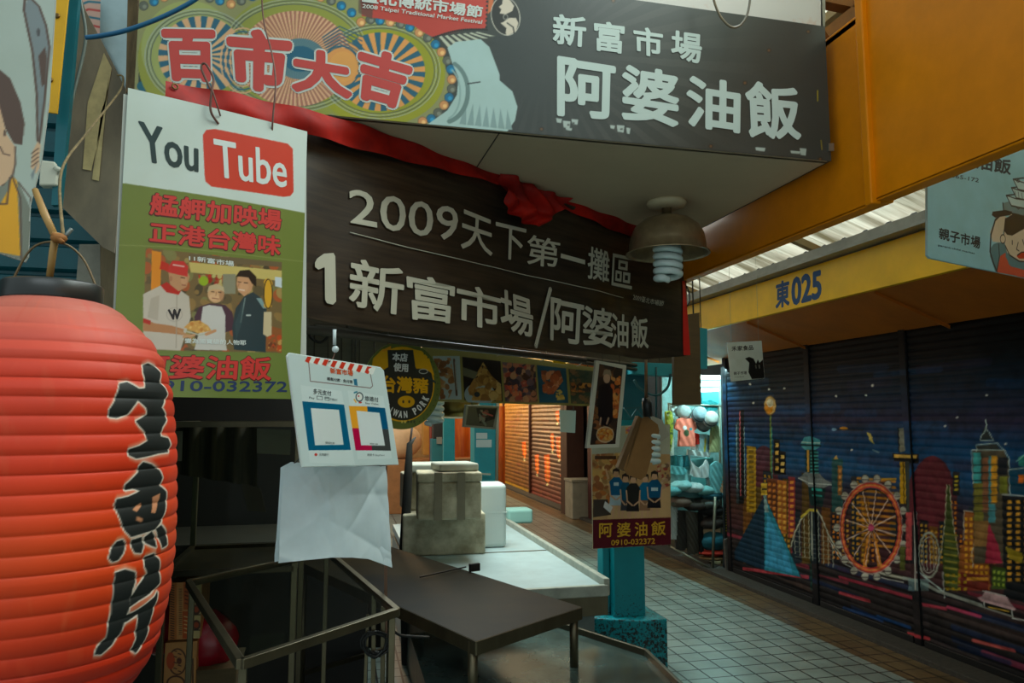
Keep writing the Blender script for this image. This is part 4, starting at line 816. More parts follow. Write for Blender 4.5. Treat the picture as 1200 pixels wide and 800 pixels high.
# bamboo sticks it hangs from
BAM = mat('bamboo', (176, 136, 74), .5, noise=.35, scale=14)
def D(px, py, d): return EYE + ray(px, py) * d
b = thing('bamboo_stick', 'split bamboo sticks lashed together holding the red lantern', 'stick', D(60, 275, 1.0))
MB().tube([D(41, 222, 1.02), D(52, 250, 1.01), D(64, 276, 1.0)], [.004, .005, .0045], 8).build('upper_stick', BAM, b)
MB().tube([D(66, 272, 1.0), D(62, 295, 1.0), D(57, 334, 1.0)], [.005, .005, .0045], 8).build('lower_stick', BAM, b)
MB().ball(D(69, 279, .995), .009, 10, (1.2, 1, .8)).tube([D(62, 274, .99), D(74, 284, .99)], .0032, 6).build('lashing', mat('lashing', (150, 96, 40), .7), b)
MB().tube([D(70, 285, 1.0), D(84, 268, 1.0)], .0028, 6).build('wire_end', mat('wire_grey', (120, 130, 126), .4, .5), b)
wire('rope', smooth([D(74, 278, 1.0), D(72, 200, 1.25), D(100, 158, 1.5), D(124, 128, 1.7), D(142, 104, 1.84), D(144, 90, 1.86), D(137, 88, 1.86)]), .0024, mat('hemp', (140, 120, 80), .9, noise=.5, scale=50), 'twisted brown rope rising from the lantern stick to the wooden batten', 'rope')

# ---------------------------------------------------------------- left edge: illustrated sign, yellow and grey boards, switch, wall scraps
PM = through(30, 150, 1.05, 72)
ms = thing('illustrated_sign', 'pale sign with a cartoon woman in a yellow apron, cut by the left edge', 'sign', PM.at(30, 300))
uv0, uv1 = PM.uv(-90, 310), PM.uv(72, -40)
c = Canvas(PM, uv0[0], uv0[1] - .03, uv1[0], uv1[1], 620, bg=(168, 182, 172))
DK = (84, 62, 50)
c.poly([(28, 10), (33, -2), (42, 3), (52, 22), (58, 48), (55, 95), (50, 140), (46, 165), (44, 120), (38, 60), (30, 30)], (120, 132, 134)); c.line([(28, 12), (29, 0), (36, -2), (46, 8), (54, 30), (58, 55), (52, 120), (46, 168), (40, 198)], 2.2, DK); c.line([(28, 12), (38, 60), (43, 110), (44, 165)], 2.2, DK); c.poly([(45, 66), (53, 55), (55, 70), (53, 98), (49, 102)], DK); c.ell((45, 38), 2, 5, (70, 70, 70))
c.poly([(-80, 90), (0, 82), (12, 92), (24, 120), (29, 145), (26, 170), (16, 168), (6, 150), (-4, 120), (-80, 120)], DK); c.poly([(-80, 110), (-4, 112), (3, 138), (8, 158), (18, 172), (18, 190), (14, 210), (2, 218), (-80, 224)], (206, 170, 134)); c.line([(18, 172), (18, 192), (14, 210), (2, 218)], 1.6, DK); c.ell((5.5, 156), 1.6, 4, DK); c.line([(0, 172), (4, 180), (11, 182)], 1.4, DK)
c.poly([(-80, 226), (4, 218), (14, 204), (22, 214), (36, 245), (40, 306), (-80, 290)], (120, 126, 112)); c.poly([(-20, 240), (0, 240), (10, 222), (14, 206), (20, 212), (24, 300), (-30, 290)], (222, 160, 20)); c.line([(14, 206), (24, 232), (25, 305)], 1.6, DK); c.line([(-20, 239), (8, 239), (12, 208)], 1.8, DK); c.line([(22, 214), (36, 232), (40, 300)], 1.4, DK)
c.poly([(38, 178), (44, 166), (48, 170), (46, 186), (47, 196), (42, 204), (36, 196)], (206, 170, 134))
for k in range(4): c.line([(37, 180 + k * 5), (45, 174 + k * 5)], 1.1, DK)
c.poly([(44, 190), (40, 205), (38, 212), (36, 205)], (120, 132, 134))
OUT = [(-90, -60), (64, -60), (66, 0), (58, 120), (49, 190), (36, 240), (34, 300), (30, 307), (0, 297), (-90, 268)]
c.build('printed_face', paint('sign_print2', .4, .12, 6), ms, clip=OUT); slab(PM, OUT, .006, 'panel', mat('sign_core', (170, 176, 166), .5), ms)
pl = Plane((0, 1.90), 90)
yb2 = tag(slab(pl, [(68, -40), (84, -40), (80, 0), (67, 133), (53, 131), (60, 60)], .006, 'yellow_board', mat('yellow_board', (226, 170, 8), .45, noise=.15), bev=.001), 'narrow yellow board with two bolts beside the cartoon sign', 'board')
MB().ball(pl.at(67, 19) + Vector((0, -.002, 0)), .007, 10, (1, .5, 1)).build('bolt', mat('bolt_brown', (110, 84, 40), .4, .7), yb2); MB().ball(pl.at(59, 94) + Vector((0, -.002, 0)), .007, 10, (1, .5, 1)).build('bolt', mat('bolt_brown', (110, 84, 40)), yb2)
tag(slab(Plane((0, 1.94), 90), [(82, -40), (95, -40), (90, 20), (80, 140), (70, 240), (60, 240), (66, 140)], .02, 'teal_strip', mat('teal_strip', (0, 100, 110), .4, noise=.2)), 'teal metal strip between the yellow board and the bare grey panel', 'strip')
gp = tag(slab(Plane((0, 2.0), 90), [(84, -40), (92, -10), (100, 12), (117, 44), (147, 104), (142, 200), (134, 296), (121, 290), (70, 240), (78, 140)], .008, 'plywood_sheet', mat('grey_ply', (140, 126, 100), .75, noise=0, col2=(96, 88, 72), scale=6, stretch=(1, 1, .5))), 'grey-brown bare panel with peeled tape strips left of the logo board', 'panel')
TP = mat('old_tape', (196, 176, 120), .6, noise=.3, scale=30); pl2 = Plane((0, 1.998), 90)
for P in ([(122, 62), (131, 80), (124, 120), (119, 148), (107, 200), (97, 198), (103, 120), (113, 90)], [(119, 130), (126, 110), (128, 90), (122, 148), (116, 212), (108, 210)]): slab(pl2, P, .001, 'tape_strip', TP, gp, front=.001)
sb = thing('switch_box', 'small white plastic switch box with a conduit on the teal wall', 'switch box', Plane((0, 1.95), 90).at(54, 220))
pq = Plane((0, 1.93), 90); slab(pq, [(47, 187), (64, 189), (68, 198), (66, 217), (45, 217)], .03, 'housing', mat('cream_plastic', (200, 200, 180), .45), sb, .004); MB().tube([pq.at(64, 196), pq.at(72, 200)], .006, 8).build('cable_gland', mat('cream_plastic', (200, 200, 180)), sb)
wire('grey_conduit', smooth([Y(68, 240, 1.97), Y(70, 200, 1.97), Y(84, 120, 1.97), Y(100, 50, 1.97), Y(96, 10, 1.97), Y(88, -20, 1.97)]), .004, mat('wire_grey2', (110, 120, 110), .5), 'thin grey conduit running up beside the bare grey panel', 'conduit')
tag(slab(Plane((0, 2.05), 90), [(116, 130), (146, 108), (142, 200), (134, 340), (136, 520), (118, 520)], .05, 'wooden_post', mat('wood_post', (116, 100, 70), .8, noise=.5, scale=14, stretch=(2, 2, .4)), bev=.003), 'brown wooden post behind the left edge of the logo board', 'post')
pp = tag(slab(Plane((0, 2.1), 90), [(93, 286), (119, 286), (116, 345), (88, 345)], .09, 'pale_board', mat('pale_panel', (150, 146, 130), .7, noise=.35, scale=20)), 'small scuffed pale panel with a wire, just above the lantern rim', 'panel')
# scrap of another banner seen through the gap at the top
c = Canvas(Plane((0, 2.12), 90), *(lambda a, b: (a[0], a[1], b[0], b[1]))(Plane((0, 2.12), 90).uv(86, 50), Plane((0, 2.12), 90).uv(124, -40)), 500, bg=(214, 170, 150))
for k in range(7): c.line([(88, 44 - k * 9), (104, 38 - k * 9), (126, 44 - k * 10)], 2.4, (196, 60, 50) if k % 2 else (30, 110, 130))
sc_ = thing('banner_scrap', 'scrap of red, blue and pink patterned banner behind the top of the steel post', 'banner', Plane((0, 2.12), 90).at(105, 45)); c.build('printed_face', paint('sign_print', .33), sc_)

# ================================================================ payment board, paper bag, hook
PP = through(400, 480, 1.45, 58, lean=0)
BO = [(336, 417), (339, 413), (446, 430), (450, 434), (467.5, 544.5), (353, 547.5)]
pay = thing('payment_board', 'white tilted payment sign with a striped awning print, blue panel and four-colour panel', 'sign', PP.at(405, 546))
slab(PP, BO, .005, 'board', mat('acrylic_white', (206, 220, 214), .3), pay, .001)
a0, a1 = PP.uv(330, 552), PP.uv(472, 405); c = Canvas(PP, a0[0], a0[1] - .02, a1[0], a1[1] + .02, 1150, bg=(196, 214, 210))
c.poly([(352, 451), (400, 458), (416, 544), (363, 542)], (206, 222, 218)); c.poly([(407, 457), (449, 464), (459, 537), (419, 538)], (206, 222, 218))
c.poly([(354, 470), (403, 474), (411, 527), (361.5, 527.5)], (0, 96, 130)); c.poly([(364, 478), (397, 480), (402.5, 521), (369, 521.5)], (212, 222, 218))
c.poly([(408.5, 475.5), (430, 476), (433, 502), (412.5, 501.5)], (232, 160, 40)); c.poly([(430, 476), (451, 478), (455, 503), (433, 502)], (0, 84, 120)); c.poly([(412.5, 501.5), (436, 502), (437, 527.5), (416.5, 527.5)], (184, 10, 66)); c.poly([(433, 502), (455, 503), (458, 528), (436, 527.5)], (64, 66, 64)); c.poly([(417.5, 481), (444.5, 483.5), (451, 522), (423, 521.5)], (212, 222, 218))
c.line([(361.5, 424), (363.5, 446.5), (434, 454.5), (436.5, 452), (433, 434)], .9, (110, 74, 70))
for k in range(16):
    x0 = 358 + k * 4.95; y0 = 416 + k * .93; c.poly([(x0 + 3, y0), (x0 + 8, y0 + .9), (x0 + 5.4 - k * .05, y0 + 8.4), (x0 + 3, y0 + 9), (x0 - 1 + k * .05, y0 + 7.2)], (206, 56, 34) if k % 2 == 0 else (228, 232, 224))
c.ell((434.5, 433.5), 3, 2.4, (228, 232, 224))
c.ring((421, 465), 4, 5, 1.3, (40, 50, 60)); c.ell((421, 465), 3, 4, (222, 226, 216)); c.line([(415, 460), (418, 459)], 1.8, (30, 120, 140)); c.line([(415, 468), (417, 471)], 1.8, (226, 170, 50)); c.ell((422, 471.5), 2, 1, (190, 60, 50)); c.ell((420, 464), .9, 1, (190, 40, 60))
c.poly([(414, 444), (418, 444), (419, 452), (415, 451)], (40, 110, 140)); c.ell((370, 532.5), 1.7, 1.7, (200, 50, 40)); c.poly([(371, 463.5), (378, 464.5), (378, 468.5), (371, 468)], (60, 70, 70)); c.poly([(371.6, 464.3), (377.4, 465), (377.4, 468), (371.6, 467.4)], (206, 222, 218)); c.line([(380.5, 465), (385.5, 465.5), (385.8, 469), (380.8, 468.6), (380.5, 465)], .6, (60, 70, 70)); c.line([(380.5, 466.2), (385.7, 466.6)], .8, (60, 70, 70))
c.build('printed_face', paint('board_print', .28), pay, clip=[(337, 418), (340, 414), (446, 431), (449, 434), (467, 544), (353.5, 547)])
TI = ink((60, 66, 66)); TO = ink((196, 84, 40))
text(PP, '新富市場', [(386, 430.5), (413.5, 434), (413.5, 440.5), (387, 437.5)], TO, pay, bold=.04, n=6); text(PP, '輕鬆付款 · 免付現', [(383, 441.5), (413, 445.5), (413, 449.5), (383, 445.5)], TI, pay, bold=.03, n=4)
text(PP, '多元支付', [(366.5, 455), (388, 458), (388, 464), (367, 461.5)], TI, pay, bold=.02, n=4); text(PP, '悠遊付', [(427, 463.5), (443, 465.5), (443.5, 471), (427, 469)], TI, pay, bold=.02, n=4); text(PP, 'Easy Wallet', [(428, 471), (443, 472.5), (443.4, 475), (428, 473.6)], TI, pay, n=1)
text(PP, 'Pay', [(362, 464.5), (368.5, 465), (368.5, 468), (362, 467.6)], TI, pay, n=1); text(PP, '手機支付', [(386.5, 466), (395, 467), (395, 469.8), (386.5, 469.2)], TI, pay, n=1)
for q in ([(381, 517), (392, 518), (392, 520.4), (381, 520)], [(433, 518.6), (442.5, 519.4), (442.8, 521.2), (433.3, 520.8)]): text(PP, '掃描付款', q, TI, pay, n=1)
text(PP, '台灣銀行', [(374, 530.5), (385, 531), (385, 534.4), (374, 534)], TI, pay, n=1); text(PP, '悠遊卡 EasyCard', [(430, 531), (450, 532), (450, 534.6), (430, 534.6)], TI, pay, n=1)
c = None
# white bag behind it
PG = through(395, 600, 1.52, 60)
bagP = [(330, 546), (345, 541), (352, 546), (452, 546), (455, 575), (457, 610), (460, 665), (446, 659), (430, 654), (405, 651), (380, 651), (350, 655), (325, 662), (324, 640), (327, 590), (333, 556)]
RB = random.Random(12); CRS = [(RB.uniform(0, pi), RB.uniform(-.12, .12), RB.uniform(.004, .02), RB.uniform(-.006, .006)) for _ in range(26)]
def baw(u, v):
    z = .03 * np.exp(-((u - .0) / .09) ** 2); vv = v - vc
    for a, d, w, h in CRS:
        s = u * cos(a) + vv * sin(a) - d; z = z + h * np.exp(-np.abs(s) / w) * (1 / (1 + np.exp(-(-u * sin(a) + vv * cos(a)) * 40 * (1 if h > 0 else -1))))
    return z
PAP = thin('bag_paper', (222, 238, 240), .3)
bg_ = thing('paper_bag', 'white crumpled paper bag hanging behind and below the payment board', 'bag', PG.at(392, 660))
tp = [(331, 548), (345, 541), (356, 545), (400, 546), (452, 546)]; bt_ = [(324, 659), (350, 655), (380, 651), (405, 651), (430, 654), (460, 665)]
uc, vc = PG.uv(392, 600)
strip(PG, tp, bt_, 60, 60, 'front_sheet', PAP, bg_, lambda u, v: baw(u - uc, v)); strip(PG, tp, bt_, 60, 60, 'back_sheet', PAP, bg_, lambda u, v: -baw(u - uc, v) * .6, lift=-.004)
hk = thing('hook_rod', 'white rod with a ball end hanging above the payment board', 'hook', PP.at(394, 408) - PP.N * .02)
PH = through(394, 400, 1.46, 60)
MB().tube([PH.at(392, 386), PH.at(392, 404)], .0035, 8).build('rod', mat('rod_white', (190, 205, 205), .3), hk); MB().ball(PH.at(393, 409), .007, 12).build('ball_end', mat('rod_white', (190, 205, 205)), hk)
wire('string_tie', smooth([PH.at(393, 412), PH.at(390, 420), PP.at(384, 424) + PP.N * .004]), .0012, mat('twine', (120, 84, 72)), 'thin string from the ball-ended rod to the payment board', 'string')

# ================================================================ steel frames, tables, counters
STL = mat('brushed_steel', (118, 108, 84), .36, .8, noise=.35, scale=9, stretch=(1, 1, .3))
STD = mat('dark_steel', (84, 74, 54), .3, .75, noise=0, col2=(48, 44, 34), scale=4)
GLS = glassy('clear_glass', (.86, .9, .86), .10)
# glass topped frame
zf = .98
q = [onz(221, 683, zf), onz(282, 778, zf), onz(465, 717, zf), onz(384, 647, zf)]
fr = thing('glass_top_stand', 'empty angled steel frame with a glass pane, on thin legs in front of the stall', 'stand', (q[0] + q[2]) / 2 * 1 - Vector((0, 0, zf)))
mb = MB()
for i in range(4): mb.bar(q[i], q[(i + 1) % 4], .022, .026)
mb.build('top_frame', STL, fr, .002)
cc = sum(q, Vector()) / 4; MB().prism([cc + (p - cc) * .97 + Vector((0, 0, .004)) for p in q], (0, 0, .004)).build('glass_pane', GLS, fr)
for p in q: 
    e = cc + (p - cc) * .96; MB().bar((e.x, e.y, 0), (e.x, e.y, zf - .012), .02).build('leg', STL, fr, .002)
for a, b2 in ((2, 3),): 
    e, f = cc + (q[a] - cc) * .96, cc + (q[b2] - cc) * .96; MB().bar((e.x, e.y, .25), (f.x, f.y, .25), .015).build('stretcher', STL, fr)
# display case behind it: posts, rails, glass
Yc = 3.5
def YC(px, py): return ony(px, py, Yc)
x0, x1 = YC(195, 600).x, YC(347, 600).x; ztc = YC(240, 497).z
ca = thing('display_case', 'tall glass-fronted steel display case in the dark behind the lantern', 'case', ((x0 + x1) / 2, Yc + .3, 0))
for x, y in ((x0, Yc), (x1, Yc), (x0, Yc + .65), (x1, Yc + .65)): MB().bar((x, y, 0), (x, y, ztc), .026).build('post', STL, ca, .002)
for z in (ztc, .93, .05): mb = MB(); mb.bar((x0, Yc, z), (x1, Yc, z), .026); mb.bar((x0, Yc + .65, z), (x1, Yc + .65, z), .026); mb.bar((x0, Yc, z), (x0, Yc + .65, z), .026); mb.bar((x1, Yc, z), (x1, Yc + .65, z), .026); mb.build('rail_frame', STL if z == ztc else STD, ca, .002)
MB().box(((x0 + x1) / 2, Yc, (ztc + .93) / 2), (x1 - x0 - .03, .005, ztc - .96)).build('glass_pane', GLS, ca)
MB().box(((x0 + x1) / 2, Yc + .33, .92), (x1 - x0, .62, .01)).build('shelf', STD, ca)
# curtain hanging at the back of the case and dim things within
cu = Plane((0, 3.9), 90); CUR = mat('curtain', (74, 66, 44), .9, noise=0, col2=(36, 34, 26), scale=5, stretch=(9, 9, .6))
a, b2 = cu.uv(205, 500), cu.uv(330, 560)
t = tag(strip(cu, [(205, 500), (302, 500)], [(205, 555), (250, 562), (302, 570)], 120, 8, 'curtain', CUR, None, lambda u, v: .02 * np.sin(u * 60)), 'dim brown pleated curtain inside the dark stall', 'curtain')
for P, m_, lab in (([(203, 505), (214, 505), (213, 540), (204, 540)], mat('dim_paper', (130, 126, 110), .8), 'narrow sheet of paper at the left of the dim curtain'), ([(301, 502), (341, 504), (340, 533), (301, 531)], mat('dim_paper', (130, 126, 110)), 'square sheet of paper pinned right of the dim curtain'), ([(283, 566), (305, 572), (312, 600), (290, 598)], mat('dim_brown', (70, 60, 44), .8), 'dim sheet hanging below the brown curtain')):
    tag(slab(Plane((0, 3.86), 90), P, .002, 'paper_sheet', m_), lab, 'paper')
PLT = mat('dark_plate', (50, 46, 38), .5, noise=.3)
wk = thing('work_counter', 'dark counter with a steel top in the gloom at the back of the stall', 'counter', (-1.1, 5.0, 0))
MB().box((-1.1, 5.0, .42), (2.6, .7, .84)).build('body', PLT, wk, .01); MB().box((-1.1, 4.98, .86), (2.7, .76, .035)).build('counter_top', PLT, wk, .004)
# boxes stacked at lower left
def carton(px0, py0, px1, py1, dist, nm, base, lab, art, d=.22):
    P = Plane((0, dist), 90); a, b2 = P.uv(px0, py1), P.uv(px1, py0); w, h = b2[0] - a[0], b2[1] - a[1]
    t = thing(nm, lab, 'box', (a[0] + w / 2, dist + d / 2, a[1])); MB().box((a[0] + w / 2, dist + d / 2 + .001, a[1] + h / 2), (w, d, h)).build('box_body', mat('carton_' + nm + str(px0), base, .7, noise=.2), t, .002)
    c = Canvas(P, a[0], a[1], b2[0], b2[1], 500, bg=base); art(c); c.build('printed_face', paint('carton_print', .6, .2, 12), t); return t, P
def art1(c):
    c.quad(196, 682, 207, 752, (196, 116, 50)); c.quad(215, 682, 222, 714, (196, 96, 40)); c.quad(214, 716, 222, 748, (200, 86, 30)); c.quad(223, 684, 236, 748, (206, 180, 120))
    for k in range(3): c.ell((230, 696 + k * 18), 5, 6, (80, 44, 30)); c.ell((230, 696 + k * 18), 3, 3.4, (170, 70, 30)); c.line([(224, 702 + k * 18), (236, 702 + k * 18)], 1.4, (60, 40, 30))
    for k in range(24): c.line([(200, 685 + k * 2.8), (204, 686 + k * 2.8)], 1.2, (70, 44, 30)); c.line([(210, 690 + k * 2.3), (213, 690 + k * 2.3)], .8, (90, 60, 40))
    for k in range(5): c.line([(217, 688 + k * 4.6), (220, 689 + k * 4.6)], 1.2, (90, 40, 20)); c.line([(216, 722 + k * 4.6), (220, 723 + k * 4.6)], 1.2, (240, 200, 130))
def art2(c):
    c.ring((208, 775), 10, 15, 1.6, (90, 50, 34)); c.ell((200, 774), 5, 10, (196, 80, 40)); c.ell((210, 774), 3, 4, (110, 60, 40)); c.ring((206, 800), 10, 8, 2, (90, 50, 34)); c.line([(226, 772), (226, 812)], 1.8, (80, 50, 36))
    for k in range(8): c.line([(204 + k % 2 * 5, 762 + k * 3.4), (207 + k % 2 * 5, 763 + k * 3.4)], 1.2, (90, 50, 40))
b1, _ = carton(197, 681, 237, 750, 3.6, 'carton', (214, 150, 84), 'orange printed noodle carton standing on another at the lower left', art1)
b2_, _ = carton(190, 751, 231, 832, 3.59, 'carton', (206, 146, 84), 'lower orange printed carton under the first, at the bottom left edge', art2, .26)
MB()
gb = MB(); P = Plane((0, 3.75), 90)
RP = mat('pink_bag', (176, 24, 44), .25, noise=.4, scale=9)
pb = tag(MB().ball(P.at(240, 752), .15, 20, (1.0, .8, .95)).ball(P.at(250, 738), .07, 12).ball(P.at(232, 735), .07, 12).build('plastic_bag', RP), 'dark pink plastic bag beside the orange cartons', 'bag')
md = pb.modifiers.new('lumps', 'DISPLACE'); tx = bpy.data.textures.new('lumps', 'CLOUDS'); tx.noise_scale = .05; md.texture = tx; md.strength = .03
tag(MB().ball(Plane((0, 3.75), 90).at(188, 738), .11, 16, (.9, .8, 1)).build('plastic_bag', RP), 'second dark pink plastic bag, mostly behind the lantern', 'bag')
PLK = mat('plank_dim', (110, 92, 62), .8, noise=.4, scale=5, stretch=(1, 1, 4))
cr_ = thing('wooden_crate', 'dim wooden crate beneath the glass-topped frame', 'crate', P.at(256, 820)); u0, v0 = P.uv(228, 850); u1, v1 = P.uv(282, 772)
MB().box(((u0 + u1) / 2, 3.75, v0 + (v1 - v0) / 2), (u1 - u0, .28, v1 - v0)).build('crate_body', PLK, cr_, .004); MB().box(((u0 + u1) / 2, 3.75, v1 + .004), (u1 - u0 + .01, .3, .01)).build('crate_lid', PLK, cr_)
# pole the cables are tied to
pp_ = thing('pole_pair', 'pair of thin steel poles tied with black cable near the middle table', 'pole', onz(437, 900, 0))
PK = Plane((.17, 2.72), 70)
for px, pt in ((437, 697), (448, 710)): MB().bar(PK.at(px, 830), PK.at(px + 1, pt), .016).build('pole', STL, pp_, .002)
MB().bar(PK.at(452, 760), PK.at(452, 545), .011).build('sign_pole', mat('pole_brown', (104, 76, 58), .5, .4), pp_)
MB().bar(PK.at(427, 820), PK.at(431, 720), .010).build('rod', STL, pp_)
rr = random.Random(4); mb = MB()
for k in range(5):
    P_ = [PK.at(438 + (13 + k) * cos(t) + rr.uniform(-1.5, 1.5), 752 + (11 + k) * sin(t) + rr.uniform(-1.5, 1.5)) + PK.N * (.014 + .006 * rr.random()) for t in np.linspace(0, 2 * pi, 16)[:-1]]; mb.tube(P_, .003, 6, closed=True)
mb.tube(smooth([PK.at(430, 765) + PK.N * .02, PK.at(437, 768) + PK.N * .02, PK.at(446, 760) + PK.N * .02]), .006, 6)
mb.build('cable_coil', mat('black_cable', (16, 18, 18), .5), pp_)
wire('black_cable', smooth([PK.at(454, 733) + PK.N * .02, PK.at(465, 742) + PK.N * .02, PK.at(480, 744) + PK.N * .02, PK.at(500, 745) + PK.N * .02]), .005, mat('black_cable', (16, 18, 18)), 'black cable with a plug end crossing under the dark table', 'cable')

# dark steel table
zt_ = .80; F_ = onz(558, 751, zt_); R_ = onz(682, 711, zt_); Rb = onz(457, 640, zt_); e1 = (R_ - F_)
bl = Rb - R_; Lb = F_ + bl * 1.0
tb = thing('steel_table', 'dark stained steel table with a folded edge and round legs', 'table', (F_ + R_ + Rb) / 3 - Vector((0, 0, zt_)))
STT = mat('stained_steel', (44, 34, 15), .5, .1, noise=0, col2=(12, 10, 6), scale=2.2, thr=(.35, .75), spec=.08)
LW_ = onz(380, 668, zt_)
MB().prism([F_, R_, Rb, Lb], (0, 0, -.008)).build('table_top', STT, tb)
mb = MB(); 
for a, b2 in ((F_, R_), (R_, Rb), (F_, Lb)):
    mb.bar(a - Vector((0, 0, .026)), b2 - Vector((0, 0, .026)), .006, .05)
mb.build('edge_fold', STL, tb, .002)
def leg(p, r=.0185, z1=zt_ - .01, par=tb): MB().tube([(p.x, p.y, 0), (p.x, p.y, z1)], r, 16).build('leg', STL, par)
ins = lambda p, t: p + (((F_ + R_ + Rb + Lb) / 4) - p) * t
for p in (F_, R_): e = ins(p, .045); MB().tube([(e.x, e.y, .551), (e.x, e.y, zt_ - .01)], .0185, 16).build('leg', STL, tb)
for p in (Rb, Lb): leg(ins(p, .045))
mb = MB(); s_ = [ins(p, .045) for p in (F_, R_, Rb, Lb)]
for a, b2 in ((2, 3),): mb.bar((s_[a].x, s_[a].y, .2), (s_[b2].x, s_[b2].y, .2), .022)
mb.build('stretcher', STL, tb)
bq = thing('small_bracket', 'small dark bracket clamped on the far edge of the steel table', 'bracket', onz(555, 668, zt_)); e = onz(556, 669, zt_ + .001)
MB().box(e + Vector((0, 0, .02)), (.06, .02, .04), Rz(20)).build('plate', mat('dark_iron', (40, 32, 28), .6, .4), bq, .002); MB().bar(onz(546, 664, zt_ + .012), onz(492, 676, zt_ + .012), .006).build('arm', mat('dark_iron', (40, 32, 28)), bq)
# lower steel counter
zl = .55; lp = [onz(757, 768, zl), onz(670, 740, zl), onz(640, 731, zl)]
c0, c1, c2 = onz(788, 798, zl), onz(757, 768, zl), onz(668, 739, zl); dd = (c0 - c1); far = c2 + (c2 - c1).normalized() * .16; nr = c1 + dd.normalized() * 1.1; c3 = Vector((.36, nr.y, zl)); c4 = Vector((.36, far.y, zl))
lc_ = thing('lower_counter', 'low wet steel counter with a raised rim beside the teal pillar', 'counter', (c1 + c3) / 2 - Vector((0, 0, zl)))
LST = mat('wet_steel', (100, 122, 116), .16, .2, noise=0, col2=(58, 66, 60), scale=3)
MB().prism([c1, far, c4, c3, nr], (0, 0, -.01)).build('counter_top', LST, lc_)
mb = MB()
for a, b2 in ((c1, far), (c1, nr)): mb.bar(a + Vector((0, 0, .008)), b2 + Vector((0, 0, .008)), .016, .04)
mb.build('rim', mat('rim_brown', (92, 84, 66), .4, .6), lc_, .002)
mb = MB()
for p, nxt in ((c1, far), (c1, nr)): 
    g = Vector((0, 0, -.02)); mb.prism([p + g, nxt + g, nxt + Vector((0, 0, -zl + .002)), p + Vector((0, 0, -zl + .002))], (p - (c3)).normalized() * -.01)
mb.build('side_panels', STD, lc_)

# white slab counter of the next stall
zw = .70; A_, B_ = onz(705, 687, zw), onz(598, 612, zw); xr_ = (A_.x + B_.x) / 2 ; yn, yf = A_.y, 6.45; xl = .44
WHS = mat('slab_white', (174, 194, 194), .45, noise=.16, scale=9); WHR = mat('slab_rim', (176, 180, 164), .55, noise=.35, scale=12)
sc2 = thing('fish_counter', 'white slab-topped fishmonger counter with a raised white rim', 'counter', ((xl + xr_) / 2, (yn + yf) / 2, 0))
ym2 = onz(650, 644, zw).y
for a, b2 in ((yn + .03, ym2 - .012), (ym2 + .012, yf - .02)): MB().box(((xl + xr_) / 2, (a + b2) / 2, zw - .03), (xr_ - xl - .04, b2 - a, .06)).build('slab', WHS, sc2, .006)
MB().box((xr_ - .004, (yn + yf) / 2, zw - .005), (.035, yf - yn, .09)).build('side_rim', WHR, sc2, .006); MB().box(((xl + xr_) / 2, yn, zw - .02), (xr_ - xl, .03, .06)).build('front_rim', WHR, sc2, .006)
MB().box(((xl + xr_) / 2, ym2, zw - .002), (xr_ - xl - .06, .016, .008)).build('joint_bar', STL, sc2)
MB().box(((xl + xr_) / 2 - .02, (yn + yf) / 2 + .02, zw / 2 - .04), (xr_ - xl - .08, yf - yn - .06, zw - .09)).build('base', mat('base_steel', (120, 128, 122), .4, .6, noise=.3), sc2); MB().box(((xl + xr_) / 2, yn + .005, zw - .10), (xr_ - xl, .02, .10)).build('apron', STL, sc2, .002)

# foam boxes and the jerrycan on it
FOAM = mat('dirty_foam', (206, 198, 170), .8, noise=0, col2=(134, 126, 100), scale=7, bump=.25); FOL = mat('foam_pale', (176, 180, 166), .8, noise=.2, scale=8, bump=.2)
def foam(px, py, z, w, d, h, rz, lab, m=FOAM, lid=True, dirt=None, yy=None):
    p = onz(px, py, z) if yy is None else Vector((ony(px, py, yy).x, yy, z)); t = thing('foam_box', lab, 'box', p, None); R = Rz(rz); c_ = p + R @ Vector((w / 2, d / 2, 0))
    hb = h * (.8 if lid else 1)
    MB().box(c_ + Vector((0, 0, hb / 2)), (w, d, hb), R).build('box_body', m, t, .014, 3)
    if lid: MB().box(c_ + Vector((0, 0, hb + (h - hb) / 2)), (w * 1.02, d * 1.02, h - hb), R).build('lid', m, t, .012, 3)
    for s in (-1, 1):
        if lid: MB().box(c_ + R @ Vector((s * w * .18, 0, h / 2)), (.05, d * 1.03, h * 1.004), R).build('tape', mat('foam_tape', (130, 122, 96), .5, noise=.2), t)
    return t
foam(471, 652, zw, .55, .36, .27, -4, 'grimy foam box at the bottom of the stack on the white counter', lid=False)
foam(489, 603, zw + .27, .40, .30, .29, -4, 'taped foam box sitting on the grimy bottom box', yy=4.62)
foam(474, 600, zw + .272, .30, .26, .25, 3, 'greyer foam box half hidden behind the taped one', FOAM, False, yy=5.1)
foam(478, 560, zw + .53, .42, .3, .06, -3, 'flat pale foam lid lying on top of the stack', FOL, False, yy=5.02)
foam(515, 555, zw + .562, .26, .28, .05, 5, 'small pale foam lid on the right of the stack top', FOL, False, yy=4.66)
tarp = thing('folded_umbrella', 'dark folded parasol standing at the left of the foam boxes', 'umbrella', (.33, 5.0, 0))
pt_ = Plane((.3, 5.0), 90); MB().tube([pt_.at(476, 800), pt_.at(474, 640), pt_.at(478, 560), pt_.at(480, 520), pt_.at(487, 512)], [.03, .035, .03, .02, .004], 10).build('canopy', mat('tarp', (44, 46, 42), .8, noise=.4), tarp); MB().tube([pt_.at(478, 540), pt_.at(483, 500)], .008, 6).build('tip', mat('dark_iron', (40, 32, 28)), tarp)
jp = ony(577, 619, 5.1); jc = thing('white_container', 'rounded white plastic container on the far end of the white counter', 'container', (jp.x, 5.1, zw))
jz = zw; JM = mat('jerry_white', (196, 206, 200), .4)
